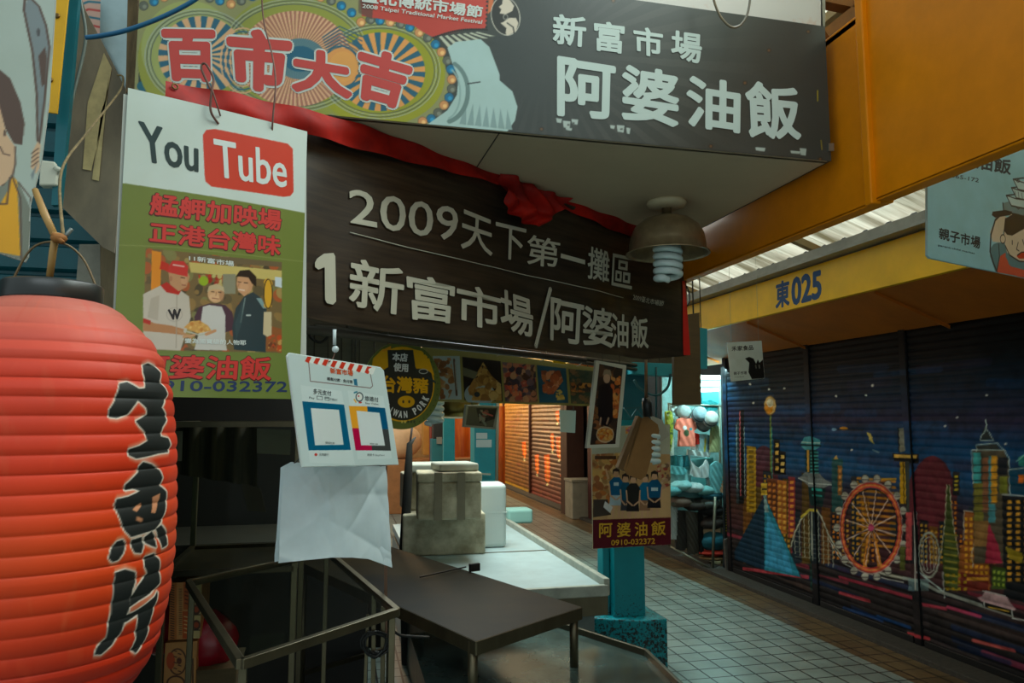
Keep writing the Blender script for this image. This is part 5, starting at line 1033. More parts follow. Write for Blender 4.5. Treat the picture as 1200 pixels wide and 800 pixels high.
w_ = (ony(594, 600, 5.1) - ony(560, 600, 5.1)).x; h_ = ony(577, 567, 5.1).z - zw
MB().box((jp.x, 5.2, jz + h_ * .5), (w_, .2, h_)).build('body', JM, jc, .03, 4); MB().box((jp.x, 5.2, jz + h_ * .99), (w_ * .8, .14, .02)).build('lid', JM, jc, .008, 3); MB().box((jp.x, 5.2, jz + h_ * .55), (w_ * 1.01, .202, .008)).build('seam', JM, jc)
jl = ony(607, 612, 6.3)
tag(MB().box((jl.x, 6.3, zw + .06), (.22, .2, .12)).build('foam_box', mat('mint_foam', (150, 196, 184), .6), None, .02, 3), 'small mint-green foam box behind the white container at the counter end', 'box')
# ================================================================ teal pillar with its grimy plinth
def grime(name, col, thr=(.5, .56)):
    m = mat(name, col, .45, noise=.15, scale=6); nt = m.node_tree; N = nt.nodes; L = nt.links; b = N['Principled BSDF']
    tc = N.new('ShaderNodeTexCoord'); nz = N.new('ShaderNodeTexNoise'); nz.inputs['Scale'].default_value = 55; nz.inputs['Detail'].default_value = 10; nz.inputs['Roughness'].default_value = .75; L.new(tc.outputs['Object'], nz.inputs[0])
    sx = N.new('ShaderNodeSeparateXYZ'); L.new(tc.outputs['Object'], sx.inputs[0])
    mr = N.new('ShaderNodeMapRange'); mr.inputs[1].default_value = .78; mr.inputs[2].default_value = .25; mr.inputs[3].default_value = -.2; mr.inputs[4].default_value = .035; L.new(sx.outputs[2], mr.inputs[0])
    ad = N.new('ShaderNodeMath'); ad.operation = 'ADD'; L.new(nz.outputs[0], ad.inputs[0]); L.new(mr.outputs[0], ad.inputs[1])
    rp = N.new('ShaderNodeValToRGB'); rp.color_ramp.elements[0].position, rp.color_ramp.elements[1].position = thr; L.new(ad.outputs[0], rp.inputs[0])
    mx = N.new('ShaderNodeMix'); mx.data_type = 'RGBA'; L.new(rp.outputs[0], mx.inputs[0]); L.new(b.inputs['Base Color'].links[0].from_socket, mx.inputs[6]); mx.inputs[7].default_value = lin((30, 28, 24)) + (1,); L.new(mx.outputs[2], b.inputs['Base Color']); return m
PT = grime('pillar_teal', (0, 140, 150))
pil = thing('pillar', 'teal painted steel pillar on a plinth spattered with black grime', 'pillar', (1.9, 4.5, 0))
yb0 = 4.30; xR = onx(782, 786, 2.08).x; zb0 = ony(767, 726, yb0).z
xq = [ony(x, 726, yb0).x for x in (701, 752, 782)]; yk = yb0 + .36
MB().prism([(xq[0] + .02, yb0 + .12, 0), (xq[1], yb0, 0), (xq[2], yb0, 0), (xq[2], yk, 0), (xq[0] + .02, yk, 0)], (0, 0, zb0)).build('plinth', PT, pil, .008)
xa, xb = ony(720, 690, yb0 + .1).x, ony(756, 690, yb0 + .1).x
MB().box(((xa + xb) / 2, yb0 + .2, (zb0 + 2.9) / 2), (xb - xa, .2, 2.9 - zb0)).build('shaft', PT, pil, .004)
xc, xd = ony(709, 690, yb0 + .16).x, ony(714, 690, yb0 + .16).x
MB().box(((xc + xd) / 2 + .0, yb0 + .22, (zb0 + 2.2) / 2), (.045, .1, 2.2 - zb0)).build('side_channel', PT, pil, .003)
tb_ = Plane((0, 4.2), 90)
slab(tb_, [(741, 424), (791, 426), (791, 441), (741, 438)], .1, 'cross_arm', mat('teal_light', (40, 150, 160), .5, noise=.15), pil, .003)
slab(Plane((0, 4.28), 90), [(728, 432), (758, 434), (758, 492), (728, 492)], .03, 'gusset_plate', mat('teal_dark', (0, 96, 106), .5, noise=.2), pil)
mb = MB(); T = Plane((0, 4.18), 90)
mb.tube(smooth([T.at(743, 445), T.at(750, 455), T.at(768, 463), T.at(782, 454), T.at(786, 438)]), .008, 6); mb.tube([T.at(769, 430), T.at(769, 490)], .006, 6)
mb.bar(T.at(731, 478), T.at(762, 477), .01); mb.bar(T.at(732, 478), T.at(740, 489), .008); mb.bar(T.at(747, 478), T.at(740, 489), .008); mb.bar(T.at(747, 478), T.at(754, 489), .008)
mb.build('bracket_pipes', mat('teal_dark2', (30, 84, 88), .5), pil)
# brown plywood and teal flange right of the banner
PW = Plane((1.5, 3.35), 80)
tag(slab(PW, [(790, 371), (820, 366), (822, 474), (790, 474)], .02, 'plywood_board', mat('ply_dark', (92, 70, 36), .7, noise=.3, scale=4, stretch=(1, 1, 8)), bev=.002), 'brown plywood board hanging just right of the banner end', 'board')
tag(slab(Plane((1.6, 3.5), 88), [(818, 383), (829, 385), (829, 432), (820, 432)], .03, 'teal_flange', mat('teal_light', (40, 150, 160)), bev=.002), 'short teal metal flange beside the brown plywood board', 'flange')
wire('black_wire', smooth([Y(799, 330, 3.05), Y(806, 338, 3.05), Y(808, 352, 3.05), Y(803, 362, 3.05)]), .003, mat('black_cable', (16, 18, 18)), 'black wire curling off the right end of the banner', 'wire')

# ================================================================ menu strip of dish photographs
AZM = 45.5
PMn = through(505, 437, 3.0, AZM)
men = thing('menu_strip', 'olive framed strip of five dish photographs under the banner', 'menu', PMn.at(600, 475))
MF = mat('olive_frame', (170, 160, 80), .6, noise=.2)
OL = [(497, 402), (700, 431), (702, 476), (510, 470), (497, 470)]
slab(PMn, OL, .012, 'frame', MF, men, .001)
a, b2 = PMn.uv(495, 478), PMn.uv(703, 400); c = Canvas(PMn, a[0], a[1] - .02, b2[0], b2[1] + .12, 430, bg=(160, 150, 76))
cells = [[(507, 417), (538.5, 417), (541, 468), (512, 468)], [(541.5, 418), (586.5, 423), (589, 470.5), (544, 468.5)], [(588.5, 424), (627, 427.5), (630, 471.5), (592, 470.5)], [(629, 427.5), (663, 431.5), (666, 472), (632, 471.5)], [(666, 432), (697, 435), (699, 473.5), (669, 472.5)]]
bgs = [(180, 196, 190), (40, 34, 26), (150, 110, 80), (40, 92, 112), (70, 80, 60)]
for q, g in zip(cells, bgs): c.poly(q, g)
c.blobs([(508, 420), (528, 419), (533, 450), (526, 466), (516, 468)], [(160, 104, 50), (190, 130, 70), (130, 80, 40), (206, 160, 100)], 60, 5, 1); c.line([(532, 422), (535, 462)], 4, (110, 80, 50)); c.line([(533, 424), (535, 456)], 1.2, (190, 190, 170))
c.ell((562, 462), 18, 14, (160, 180, 180)); c.blobs([(556, 442), (566, 424), (576, 440), (587, 450), (588, 470), (552, 469), (548, 456)], [(196, 150, 70), (176, 128, 56), (214, 176, 100), (150, 104, 44)], 150, 5, 2); c.poly([(542, 430), (560, 436), (556, 444), (543, 440)], (120, 120, 90)); c.ell((559, 462), 3.4, 3, (50, 60, 60))
c.blobs(cells[2], [(206, 130, 90), (196, 80, 60), (120, 96, 100), (216, 160, 110), (90, 56, 40), (70, 60, 70)], 170, 4.5, 3); c.blobs([(594, 452), (606, 450), (612, 464), (600, 464)], [(226, 90, 50), (236, 130, 80)], 20, 3, 4)
c.blobs([(634, 434), (656, 434), (660, 446), (648, 462), (636, 462)], [(206, 120, 60), (190, 96, 50), (226, 150, 100), (160, 76, 40)], 70, 4, 5); c.blobs([(650, 458), (660, 455), (662, 468), (652, 469)], [(216, 170, 60), (226, 190, 90)], 20, 2.6, 6)
c.blobs(cells[4], [(90, 92, 66), (150, 110, 70), (60, 84, 66), (120, 96, 60)], 90, 4, 7); c.blobs([(669, 448), (698, 449), (698, 460), (669, 459)], [(220, 150, 60), (190, 110, 50), (70, 50, 40)], 40, 3, 8)
for x0, x1 in ((540, 541.5), (587, 588.5), (627.5, 629), (664, 666)): pass
c.build('printed_face', paint('menu_print', .35, .15), men, clip=OL)
tag(slab(through(656, 425, 3.0, AZM), [(649, 422), (663, 424.5), (663, 427), (649, 425)], .006, 'yellow_clip', mat('yellow_fascia', (232, 176, 4))), 'small bright yellow clip on top of the dish photo strip', 'clip')
for i, (x, y) in enumerate(((586, 412), (637, 418), (680, 424))):
    P = through(x, y, 2.95, AZM); wire('wire_tie', smooth([P.at(x + 3, y - 7), P.at(x + 3, y - 1), P.at(x, y + 3), P.at(x - 4, y + 5)]), .0022, mat('tie_pale', (170, 160, 130), .5), ('left', 'middle', 'right')[i] + ' of the three pale wire ties along the top of the dish photo strip', 'wire tie', 'wire ties above the dish photographs')

# round pork sign
PPk = through(471, 452, 2.35, 62)
pk = thing('round_sign', 'round olive, yellow and black pork origin sign', 'sign', PPk.at(471, 503))
o = [(471 + 45.5 * cos(t), 451.5 + 51.5 * sin(t)) for t in np.linspace(0, 2 * pi, 73)[:-1]]
slab(PPk, o, .006, 'disc', mat('olive_disc', (100, 110, 50), .5), pk, .001)
a, b2 = PPk.uv(424, 506), PPk.uv(518, 397); c = Canvas(PPk, a[0], a[1] - .01, b2[0], b2[1] + .01, 900, bg=(96, 106, 46))
c.ell((471, 450), 38, 44, (224, 166, 10)); c.ell((472, 451), 35.5, 41.5, (46, 48, 40))
c.poly([(434, 440), (437, 420), (448, 409), (458, 408), (458, 428), (450, 433), (440, 430)], (224, 166, 10)); c.poly([(484, 409), (494, 411), (503, 420), (509, 440), (504, 436), (497, 432), (488, 432), (484, 426)], (224, 166, 10)); c.poly([(444, 412), (458, 405), (458, 411)], (224, 150, 20))
c.poly([(454, 410), (484, 410), (487, 432), (455, 433)], (46, 48, 40)); c.ring((496, 435), 5, 2.6, .8, (206, 206, 190)); c.line([(502, 442), (510, 448)], 2.4, (40, 60, 60)); c.ell((476, 470.5), 10, 7, (224, 166, 10))
for x in (472.5, 479.5): c.ell((x, 470.5), 1.2, 1.8, (60, 56, 40))
for k in range(5): c.quad(470 + k * 3.6, 492.5, 472 + k * 3.6, 495.5, (214, 190, 90) if k < 2 else (60, 66, 40))
for k in range(16): t = -.9 + k * .14; c.ell((471 + 42 * cos(t), 452 + 48 * sin(t)), .8, 1, (70, 80, 36))
c.build('printed_face', paint('pork_print', .4, .12), pk, clip=o)
IW = ink((216, 218, 208), .4); IY = ink((230, 170, 10), .4)
text(PPk, '本店', [(459.5, 412.5), (478, 414), (477, 424), (459.5, 423)], IW, pk, bold=.04, n=6); text(PPk, '使用', [(461, 424.5), (478.5, 426), (478, 436), (461, 435)], IW, pk, bold=.04, n=6)
text(PPk, '台灣豬', [(446, 439), (502, 443), (502, 461), (446, 460)], IY, pk, bold=.035, n=8)
S_ = 'TAIWAN PORK'
for i, ch in enumerate(S_):
    if ch == ' ': continue
    t = radians(150 - i * 11.6 - 6); cx, cy = 473 + 29 * cos(t), 450 + 35.5 * sin(t); r = t - pi / 2; w, h = (2.2, 4.2) if ch != 'I' else (.6, 4.2)
    w = 3.2 if ch == 'W' else w; rot = lambda x, y: (cx + x * cos(r) - y * sin(r), cy + x * sin(r) + y * cos(r))
    text(PPk, ch, [rot(-w, -h), rot(w, -h), rot(w, h), rot(-w, h)], IW, pk, bold=.05, n=5)

# the back lamp and bulb seen under the round sign
LQ = ony(534, 470, 4.6); lb = thing('pendant_lamp', 'dull bronze dome lamp with a spiral bulb seen beyond the round sign', 'lamp', (LQ.x, LQ.y, LQ.z + .1))
ZQ = LQ.z + .07
MB().lathe([(.02, .02), (.06, .015), (.12, -.02), (.15, -.08), (.155, -.13), (.14, -.16), (.10, -.175), (.03, -.18)], (LQ.x, LQ.y, ZQ), 32).build('lamp_shade', mat('bronze', (110, 96, 44), .3, .8, noise=.4, scale=20), lb)
MB().tube([(LQ.x, LQ.y, ZQ), (LQ.x, LQ.y, 2.9)], .006, 6).build('cord', mat('black_cable', (16, 18, 18)), lb)
SQ = ony(509, 478, 3.4); sbq = thing('spiral_bulb', 'unlit spiral bulb hanging just right of the round sign', 'bulb', (SQ.x, SQ.y, SQ.z))
spiral('spiral_tube', (SQ.x, SQ.y, SQ.z + .05), .036, .12, 4.5, .011, sbq); MB().tube([(SQ.x, SQ.y, SQ.z + .05), (SQ.x, SQ.y, 2.9)], .01, 8).build('cord', mat('black_cable', (16, 18, 18)), sbq)

# framed photographs
def framed(P, q, lab, art, wpx=5, fm=mat('frame_white', (200, 196, 176), .5)):
    t = thing('framed_photo', lab, 'photo frame', P.at(*[(q[2][i] + q[3][i]) / 2 for i in (0, 1)])); cx, cy = sum(p[0] for p in q) / 4, sum(p[1] for p in q) / 4
    mb = MB(); Q = [P.at(*p) + P.N * .004 for p in q]; I = [P.at(cx + (x - cx) * (1 - wpx / abs(x - cx)), cy + (y - cy) * (1 - wpx / abs(y - cy))) + P.N * .004 for x, y in q]
    for i in range(4): j = (i + 1) % 4; mb.prism([Q[i], Q[j], I[j], I[i]], P.N * -.016)
    mb.build('frame', fm, t, .001); xs, ys_ = [p[0] for p in q], [p[1] for p in q]
    u = [P.uv(*p) for p in q]; c = Canvas(P, min(a[0] for a in u), min(a[1] for a in u), max(a[0] for a in u), max(a[1] for a in u), 420, bg=(60, 44, 34)); art(c); c.build('print', paint('photo_print', .3), t, clip=q)
    return t
def f1(c):
    c.blobs([(690, 425), (732, 425), (728, 520), (690, 520)], [(90, 60, 40), (60, 44, 36), (130, 84, 46), (150, 90, 50), (50, 40, 36)], 140, 7, 11); c.blobs([(716, 440), (728, 440), (724, 490), (714, 490)], [(206, 110, 40), (190, 90, 40), (220, 150, 80)], 40, 4, 12)
    c.poly([(702, 452), (712, 448), (718, 456), (718, 492), (712, 500), (702, 496), (700, 470)], (34, 26, 28)); c.ell((711, 443), 4, 6, (190, 150, 120)); c.poly([(706, 440), (708, 433), (715, 433), (717, 441), (711, 438)], (150, 130, 104)); c.line([(704, 490), (703, 497)], 2.6, (180, 140, 110)); c.line([(713, 490), (711, 496)], 2.6, (180, 140, 110)); c.ell((709, 509), 10, 9, (190, 140, 90)); c.blobs([(700, 502), (718, 502), (718, 516), (700, 516)], [(216, 130, 40), (196, 90, 30), (226, 170, 90)], 36, 3, 13); c.ring((709, 509), 10, 9, 1, (214, 190, 160))
PF1 = through(710, 472, 3.75, 70)
framed(PF1, [(698, 422), (733.5, 428), (725, 524), (687, 525)], 'tall tilted white-framed photo of a person with a bowl of food', f1, 4)
def f2(c):
    c.poly([(545, 476), (584, 478), (584, 502), (543, 500)], (96, 92, 76)); c.poly([(558, 478), (582, 479), (582, 490), (562, 496)], (50, 46, 40)); c.blobs([(560, 480), (572, 480), (574, 492), (562, 496)], [(130, 80, 70), (150, 140, 120), (70, 60, 56)], 20, 3, 14); c.line([(562, 486), (569, 498)], 3, (130, 134, 120)); c.line([(566, 483), (577, 487)], 1.8, (176, 90, 80))
framed(through(564, 488, 3.6, 60), [(546, 474), (584.5, 475.5), (580, 503), (543, 500)], 'small landscape photo in a grey frame under the dish photo strip', f2, 2.4, mat('frame_grey', (140, 140, 126), .5))
wp = tag(slab(through(663, 495, 4.6, 60), [(656, 480), (675, 481), (674, 507), (657, 506)], .003, 'notice_paper', mat('paper_cool', (176, 186, 184), .6)), 'plain white notice beside the tall tilted photo', 'notice')

# cardboard flap over a hanging spiral bulb
PC = through(752, 525, 4.0, 78)
HB = PC.at(757, 480); hb = thing('hanging_bulb', 'spiral bulb in a black holder on a brown cord, half behind the cardboard', 'bulb', HB)
MB().tube([PC.at(757, 420) , PC.at(757, 468)], .008, 6).build('cord', mat('cord_brown', (120, 90, 56), .7), hb)
MB().tube([PC.at(757, 466), PC.at(758, 472), PC.at(759, 488)], [.02, .028, .026], 14).build('holder', mat('black_plastic', (34, 36, 34)), hb)
SB = PC.at(768, 505) - PC.N * .05; spiral('spiral_tube', (SB.x, SB.y, SB.z), .045, .17, 5, .0135, hb)
cb = thing('cardboard_flap', 'brown cardboard flap hanging in front of the team poster', 'cardboard', PC.at(750, 562))
CBM = mat('cardboard', (150, 106, 56), .8, noise=.25, scale=6)
C1 = [(749, 488), (757, 487), (772, 495), (772, 500), (756, 558), (750, 562), (728, 552), (731, 540)]
slab(PC, [(752, 490), (758, 487), (771, 497), (773, 505), (757, 558), (751, 562), (735, 556), (731, 549)], .006, 'front_panel', CBM, cb, .002)
mb = MB(); mb.prism([PC.at(748, 487) + PC.N * .0, PC.at(753, 490), PC.at(733, 552), PC.at(728, 548) - PC.N * .03], PC.N * -.03); mb.build('side_panel', mat('cardboard_side', (112, 80, 40), .8, noise=.2), cb)
slab(through(772, 505, 4.15, 78), [(762, 486), (776, 492), (785, 510), (774, 518), (766, 500)], .004, 'pale_inner', mat('card_pale', (160, 156, 140), .7), cb)

# team poster on the pillar
PTm = through(740, 590, 4.35, 76)
tp_ = thing('team_poster', 'poster of five people in blue and black shirts with gold characters on maroon', 'poster', PTm.at(740, 642))
OUTT = [(693, 531), (785, 526), (786.5, 638), (695, 643)]
OUTT = [(693, 500), (785, 497), (786.5, 638), (695, 643)]
slab(PTm, OUTT, .006, 'board', mat('poster_back', (150, 140, 110), .6), tp_)
u = [PTm.uv(*p) for p in OUTT]; c = Canvas(PTm, min(a[0] for a in u), min(a[1] for a in u), max(a[0] for a in u), max(a[1] for a in u), 400, bg=(190, 150, 100))
c.poly([(690, 495), (790, 490), (790, 532), (690, 532)], (176, 176, 156)); c.blobs([(733, 492), (745, 492), (745, 508), (733, 510)], [(206, 120, 130), (226, 150, 60), (170, 90, 120)], 24, 2.4, 21)
c.blobs([(694, 532), (735, 530), (716, 590), (694, 606)], [(206, 160, 90), (190, 110, 50), (226, 190, 130), (160, 120, 70), (150, 90, 50)], 130, 5, 22); c.blobs([(762, 545), (786, 540), (786, 580), (768, 580)], [(190, 150, 120), (160, 60, 50), (120, 90, 70), (206, 180, 140)], 60, 3, 23); c.poly([(764, 580), (786, 568), (786, 605), (712, 608), (712, 590)], (206, 166, 116)); c.poly([(695, 585), (712, 585), (716, 603), (695, 606)], (70, 60, 50))
c.quad(697, 534, 722, 538, (80, 50, 30)); 
SK = (206, 160, 124)
for (x, y, sh, bt2, hr, w) in ((722, 554, (14, 96, 140), (170, 190, 196), (50, 34, 30), 8), (733, 560, (20, 84, 110), (60, 60, 66), (50, 34, 30), 6), (756, 560, (10, 110, 150), (150, 110, 80), (40, 30, 28), 7), (742, 561, (40, 40, 36), (36, 34, 34), (50, 34, 30), 8), (767, 557, (16, 90, 130), (34, 34, 40), (30, 26, 26), 8.5)):
    c.line([(x - 3, y + 36), (x - 4, 606)], 3.2, SK); c.line([(x + 3, y + 36), (x + 3, 604)], 3.2, SK)
    c.poly([(x - w, y + 10), (x - 3, y + 5), (x + 4, y + 5), (x + w, y + 11), (x + w - 2, y + 28), (x - w + 1, y + 28)], sh); c.poly([(x - w + 1, y + 26), (x + w - 2, y + 26), (x + w - 1, y + 38), (x - w, y + 38)], bt2); c.line([(x - w, y + 14), (x - w + 1, y + 26), (x - 1, y + 31)], 2, SK); c.line([(x + w, y + 14), (x + w - 1, y + 26), (x + 1, y + 31)], 2, SK); c.ell((x, y), 3.6, 5, SK); c.poly([(x - 4.2, y + 3), (x - 4, y - 4), (x, y - 6), (x + 4, y - 4), (x + 4.2, y + 4), (x + 2.6, y - 1.5), (x - 2.4, y - 2)], hr)
c.quad(719, 565, 725, 569, (190, 210, 214)); c.quad(763, 571, 771, 575, (190, 214, 220)); c.line([(713, 560), (710, 550)], 2.4, SK); c.poly([(709, 587), (718, 594), (715, 601), (707, 594)], (206, 206, 200))
c.poly([(690, 609), (790, 606), (790, 640), (690, 646)], (92, 22, 34))
c.build('printed_face', paint('team_print', .35, .15), tp_, clip=OUTT)
IG = ink((206, 160, 40), .4)
for ch, x0, x1, dy in (('阿', 702, 717.5, 0), ('婆', 723, 739, -.7), ('油', 743.5, 758.5, -1.3), ('飯', 763, 780, -2.2)): text(PTm, ch, [(x0, 613 + dy), (x1, 612 + dy), (x1, 629 + dy), (x0, 630 + dy)], IG, tp_, bold=.02, n=6)
text(PTm, '0910-032372', [(716, 632.5), (767.5, 630), (767.5, 637), (716, 639)], IG, tp_, bold=.03, n=5)
text(PTm, 'Handmade', [(698, 534), (712, 533.5), (712, 538.5), (698, 539)], ink((60, 40, 26)), tp_, n=1) if False else None

# ================================================================ hanging signs on the right
PR = through(1130, 260, 2.42, 73)
rs = thing('hanging_sign', 'pale blue hanging sign with a cook carrying bowls on the head, at the right edge', 'sign', PR.at(1140, 310))
OR_ = [(1087, 150), (1200, 120), (1290, 110), (1290, 345), (1200, 325.5), (1090, 302.5), (1087, 299)]
slab(PR, OR_, .008, 'panel', mat('blue_sign_core', (150, 190, 196), .5), rs, .001)
u = [PR.uv(*p) for p in OR_]; c = Canvas(PR, min(a[0] for a in u), min(a[1] for a in u), PR.uv(1235, 200)[0], max(a[1] for a in u), 620, bg=(150, 196, 204))
c.poly([(1165, 175), (1290, 100), (1290, 150), (1200, 172), (1165, 180)], (150, 196, 204))
DK2 = (62, 48, 44)
c.poly([(1160, 292), (1164, 286), (1170, 284), (1240, 290), (1240, 340), (1166, 318), (1160, 300)], (100, 132, 134)); c.poly([(1163, 283), (1160, 272), (1166, 258), (1172, 250), (1180, 255), (1172, 284)], (214, 190, 160))
c.poly([(1176, 262), (1184, 251), (1240, 250), (1240, 312), (1196, 306), (1180, 296), (1176, 280)], (214, 190, 160)); c.poly([(1176, 270), (1178, 256), (1190, 249), (1240, 250), (1240, 276), (1200, 268), (1186, 276), (1180, 275)], DK2); c.ell((1175, 280), 3, 5, (214, 190, 160)); c.ring((1175, 280), 3, 5, 1.2, DK2)
c.poly([(1172, 300), (1178, 296), (1182, 310), (1240, 330), (1240, 345), (1168, 320)], (206, 88, 60)); c.poly([(1180, 297), (1188, 302), (1200, 308), (1240, 312), (1240, 326), (1184, 312), (1178, 300)], (100, 132, 134)); c.line([(1178, 288), (1183, 299), (1194, 306), (1240, 310)], 1.6, DK2)
c.poly([(1191, 300), (1196, 296), (1206, 295), (1206, 303), (1194, 303)], (206, 70, 40)); c.line([(1186, 282), (1186, 286)], 1.8, DK2); c.line([(1193, 284), (1191, 292), (1194, 294)], 1.3, DK2); c.line([(1198, 281), (1200, 287)], 1.8, DK2); c.line([(1192, 299), (1197, 295.5), (1206, 295)], 1.4, DK2)
c.line([(1174, 250), (1166, 258), (1161, 275), (1160, 295), (1164, 308), (1168, 318)], 2.4, DK2); c.line([(1170, 286), (1171, 300), (1168, 318)], 1.5, DK2); c.line([(1178, 256), (1176, 275)], 1.6, DK2)
c.poly([(1175, 238), (1182, 236), (1215, 246), (1214, 258), (1188, 250), (1176, 248)], (120, 140, 140)); c.line([(1175, 238), (1176, 248), (1190, 251), (1216, 258)], 2, DK2); c.poly([(1162, 252), (1163, 248), (1178, 246), (1186, 248), (1184, 252), (1166, 255)], DK2)
for (x, y, s) in ((1179, 229, 1.0), (1185, 220, .95), (1187, 210, .8)):
    c.poly([(x, y), (x + 40, y + 7), (x + 34, y + 18), (x + 6, y + 12)], (190, 208, 204)); c.line([(x, y), (x + 6, y + 12), (x + 34, y + 18)], 1.6, DK2); c.line([(x, y), (x + 12, y - 1.5), (x + 40, y + 7)], 1.5, DK2); c.line([(x, y), (x + 12, y + 4), (x + 40, y + 8)], 1.2, DK2)
for k in range(5): c.line([(1189 + k * 4, 224 + k), (1190 + k * 4, 231 + k)], 1, DK2)
c.line([(1190, 242), (1193, 245), (1196, 243)], 1, DK2); c.ring((1193, 212), 2, 1.4, .8, DK2)
c.build('printed_face', paint('blue_print', .4, .1), rs, clip=OR_)
ID = ink((48, 44, 42), .5)
text(PR, '阿婆油飯', [(1098, 172), (1185, 187), (1184, 205.5), (1096, 189)], ID, rs, bold=.04)
text(PR, '0965-065-172', [(1090, 199), (1147, 209), (1146.5, 214), (1089, 203)], ID, rs, bold=.03, n=5)
text(PR, '親子市場', [(1100, 266), (1149, 277.5), (1148, 292), (1100, 280)], ID, rs, bold=.03, n=8); text(PR, 'parent-child market', [(1099, 286), (1142, 296), (1142, 298.5), (1099, 289)], ID, rs, bold=.02, n=4)
mb = MB()
for x in (1110, 1200):
    q_ = PR.at(x, 140); mb.tube([q_, Vector((q_.x, q_.y, 3.3))], .003, 6)
mb.box(PR.at(1150, 130) * 0 + Vector((PR.at(1110, 140).x - .1, PR.at(1110, 140).y, 3.3)), (.01, .01, .01)); mb.build('hanger_wires', mat('black_cable', (16, 18, 18)), rs)

PQ = Plane((2.95, 5.0), 86)
sq = thing('small_sign', 'small white hanging sign with a black squirrel under the yellow fascia', 'sign', PQ.at(874, 446))
OS = [(852, 401), (892.5, 399), (896, 443), (857, 447)]
slab(PQ, OS, .006, 'panel', mat('small_core', (190, 196, 186), .5), sq)
u = [PQ.uv(*p) for p in OS]; c = Canvas(PQ, min(a[0] for a in u), min(a[1] for a in u), max(a[0] for a in u), max(a[1] for a in u), 420, bg=(196, 204, 196))
c.poly([(873, 420), (878, 418), (883, 420), (886, 426), (888, 421), (890, 425), (894, 421), (896, 443), (881, 444), (877, 436), (878, 425)], (24, 22, 20)); c.line([(885.5, 428), (886, 431)], 1.6, (120, 120, 112)); c.line([(889.5, 428), (890, 431)], 1.6, (120, 120, 112))
c.build('printed_face', paint('small_print', .4, .1), sq, clip=OS)
text(PQ, '禾家食品', [(857, 405.5), (882.5, 404), (883, 410), (857.5, 411.5)], ID, sq, bold=.03, n=5); text(PQ, '親子市場', [(859.5, 435.5), (875, 434.5), (875, 438.5), (860, 439.5)], ID, sq, bold=.02, n=4); text(PQ, 'market', [(861, 441), (872, 440.3), (872, 441.6), (861, 442.3)], ID, sq, n=1); text(PQ, '0900-000', [(858, 415.5), (867, 415), (867, 417), (858, 417.3)], ID, sq, n=1) if False else None
mb = MB(); [mb.tube([PQ.at(x, y), Vector((PQ.at(x, y).x, PQ.at(x, y).y, 3.05))], .0012, 5) for x, y in ((857, 402), (889, 400))]; mb.build('hanger_wires', mat('wire_pale', (150, 150, 130), .5), sq)

# ================================================================ clothing stall beyond the shutters
YCl = 7.55
def cl(x, y, dy=0): return ony(x, y, YCl + dy)
CLO = {}
TEALC = (90, 196, 196)
st = thing('clothes_rack', 'steel pipe rack holding the clothes stall display', 'rack', (3.45, YCl, 0))
PL = Plane((0, YCl), 90)
mb = MB(); mb.tube([cl(783, 473), cl(849, 476)], .012, 8); mb.tube([cl(838, 582, -.35), cl(835, 668, -.35)], .016, 8); mb.tube([cl(786, 640, -.1), cl(836, 668, -.35)], .014, 8); mb.tube([cl(843, 476), cl(846, 660)], .014, 8); mb.tube([cl(784, 473), cl(784, 640)], .014, 8)
mb.build('pipes', mat('pipe_steel', (120, 120, 104), .4, .7), st)
slab(PL, [(783, 540), (836, 536), (838, 585), (786, 590)], .03, 'shelf_back', mat('cyan_back', (120, 186, 184), .5, noise=.2), st)
MB().prism([cl(784, 578, .3), cl(836, 578, .3), cl(842, 592, -.2), cl(786, 592, -.2)], (0, 0, .03)).build('shelf', mat('pipe_steel', (120, 120, 104)), st)
bw = Plane((0, YCl + .35), 90)
tag(slab(bw, [(776, 440), (852, 440), (852, 600), (776, 600)], .02, 'mesh_backing', mat('mesh_grey', (120, 150, 146), .7, noise=.5, scale=18)), 'pale backing screen behind the displayed clothes', 'screen')
def cloth(name, P, col, lab, cat, dy=0, th=.03, wob=.004, col2=None, art=None, group=None):
    """a hanging garment: outline with a puffed, creased front"""
    pl_ = Plane((0, YCl + dy), 90); Q = np.array([pl_.uv(*p) for p in P]); lo, hi = Q.min(0), Q.max(0)
    c = Canvas(pl_, lo[0], lo[1], hi[0], hi[1], 150, bg=col)
    if art: art(c)
    t = thing(name, lab, cat, pl_.p((lo[0] + hi[0]) / 2, lo[1]), group)
    k = 22 / max(hi[0] - lo[0], .05)
    c.build('front', paint('garment', .85, .2, 20, .2), t, clip=P, surf=lambda u, v: wob * np.sin(u * k + v * k * .5) + wob + .03 * np.clip(1 - ((u - (lo[0] + hi[0]) / 2) / (hi[0] - lo[0]) * 2) ** 2, 0, 1))
    slab(pl_, P, th, 'back', mat('garment_back_%d_%d_%d' % col, col, .9), t); return t
def tart(c): c.ell((801, 501), 2.4, 2.6, (230, 230, 226)); c.ell((803, 507), 3, 4, (70, 90, 60)); c.ell((808, 502.5), 1.8, 1.6, (60, 150, 160))
cloth('tshirt', [(794, 491), (799, 489.5), (805, 491), (811, 489.5), (814, 492), (817, 502), (813, 505), (815, 523), (795, 523), (796, 505), (791, 502)], (255, 140, 116), 'coral pink printed T-shirt in the clothes stall', 'T-shirt', -.12, art=tart)
cloth('patterned_blouse', [(780, 482), (786, 481), (789, 490), (788, 510), (785, 530), (782, 525)], (150, 160, 50), 'yellow-green patterned top at the left of the clothes stall', 'top', -.1, art=lambda c: c.blobs([(779, 480), (790, 480), (790, 530), (780, 530)], [(60, 80, 50), (190, 190, 90), (200, 210, 190)], 30, 2, 3))
cloth('red_blouse', [(815, 507), (819, 509), (820, 520), (815, 521)], (206, 50, 40), 'small red garment right of the coral T-shirt', 'garment', -.05)
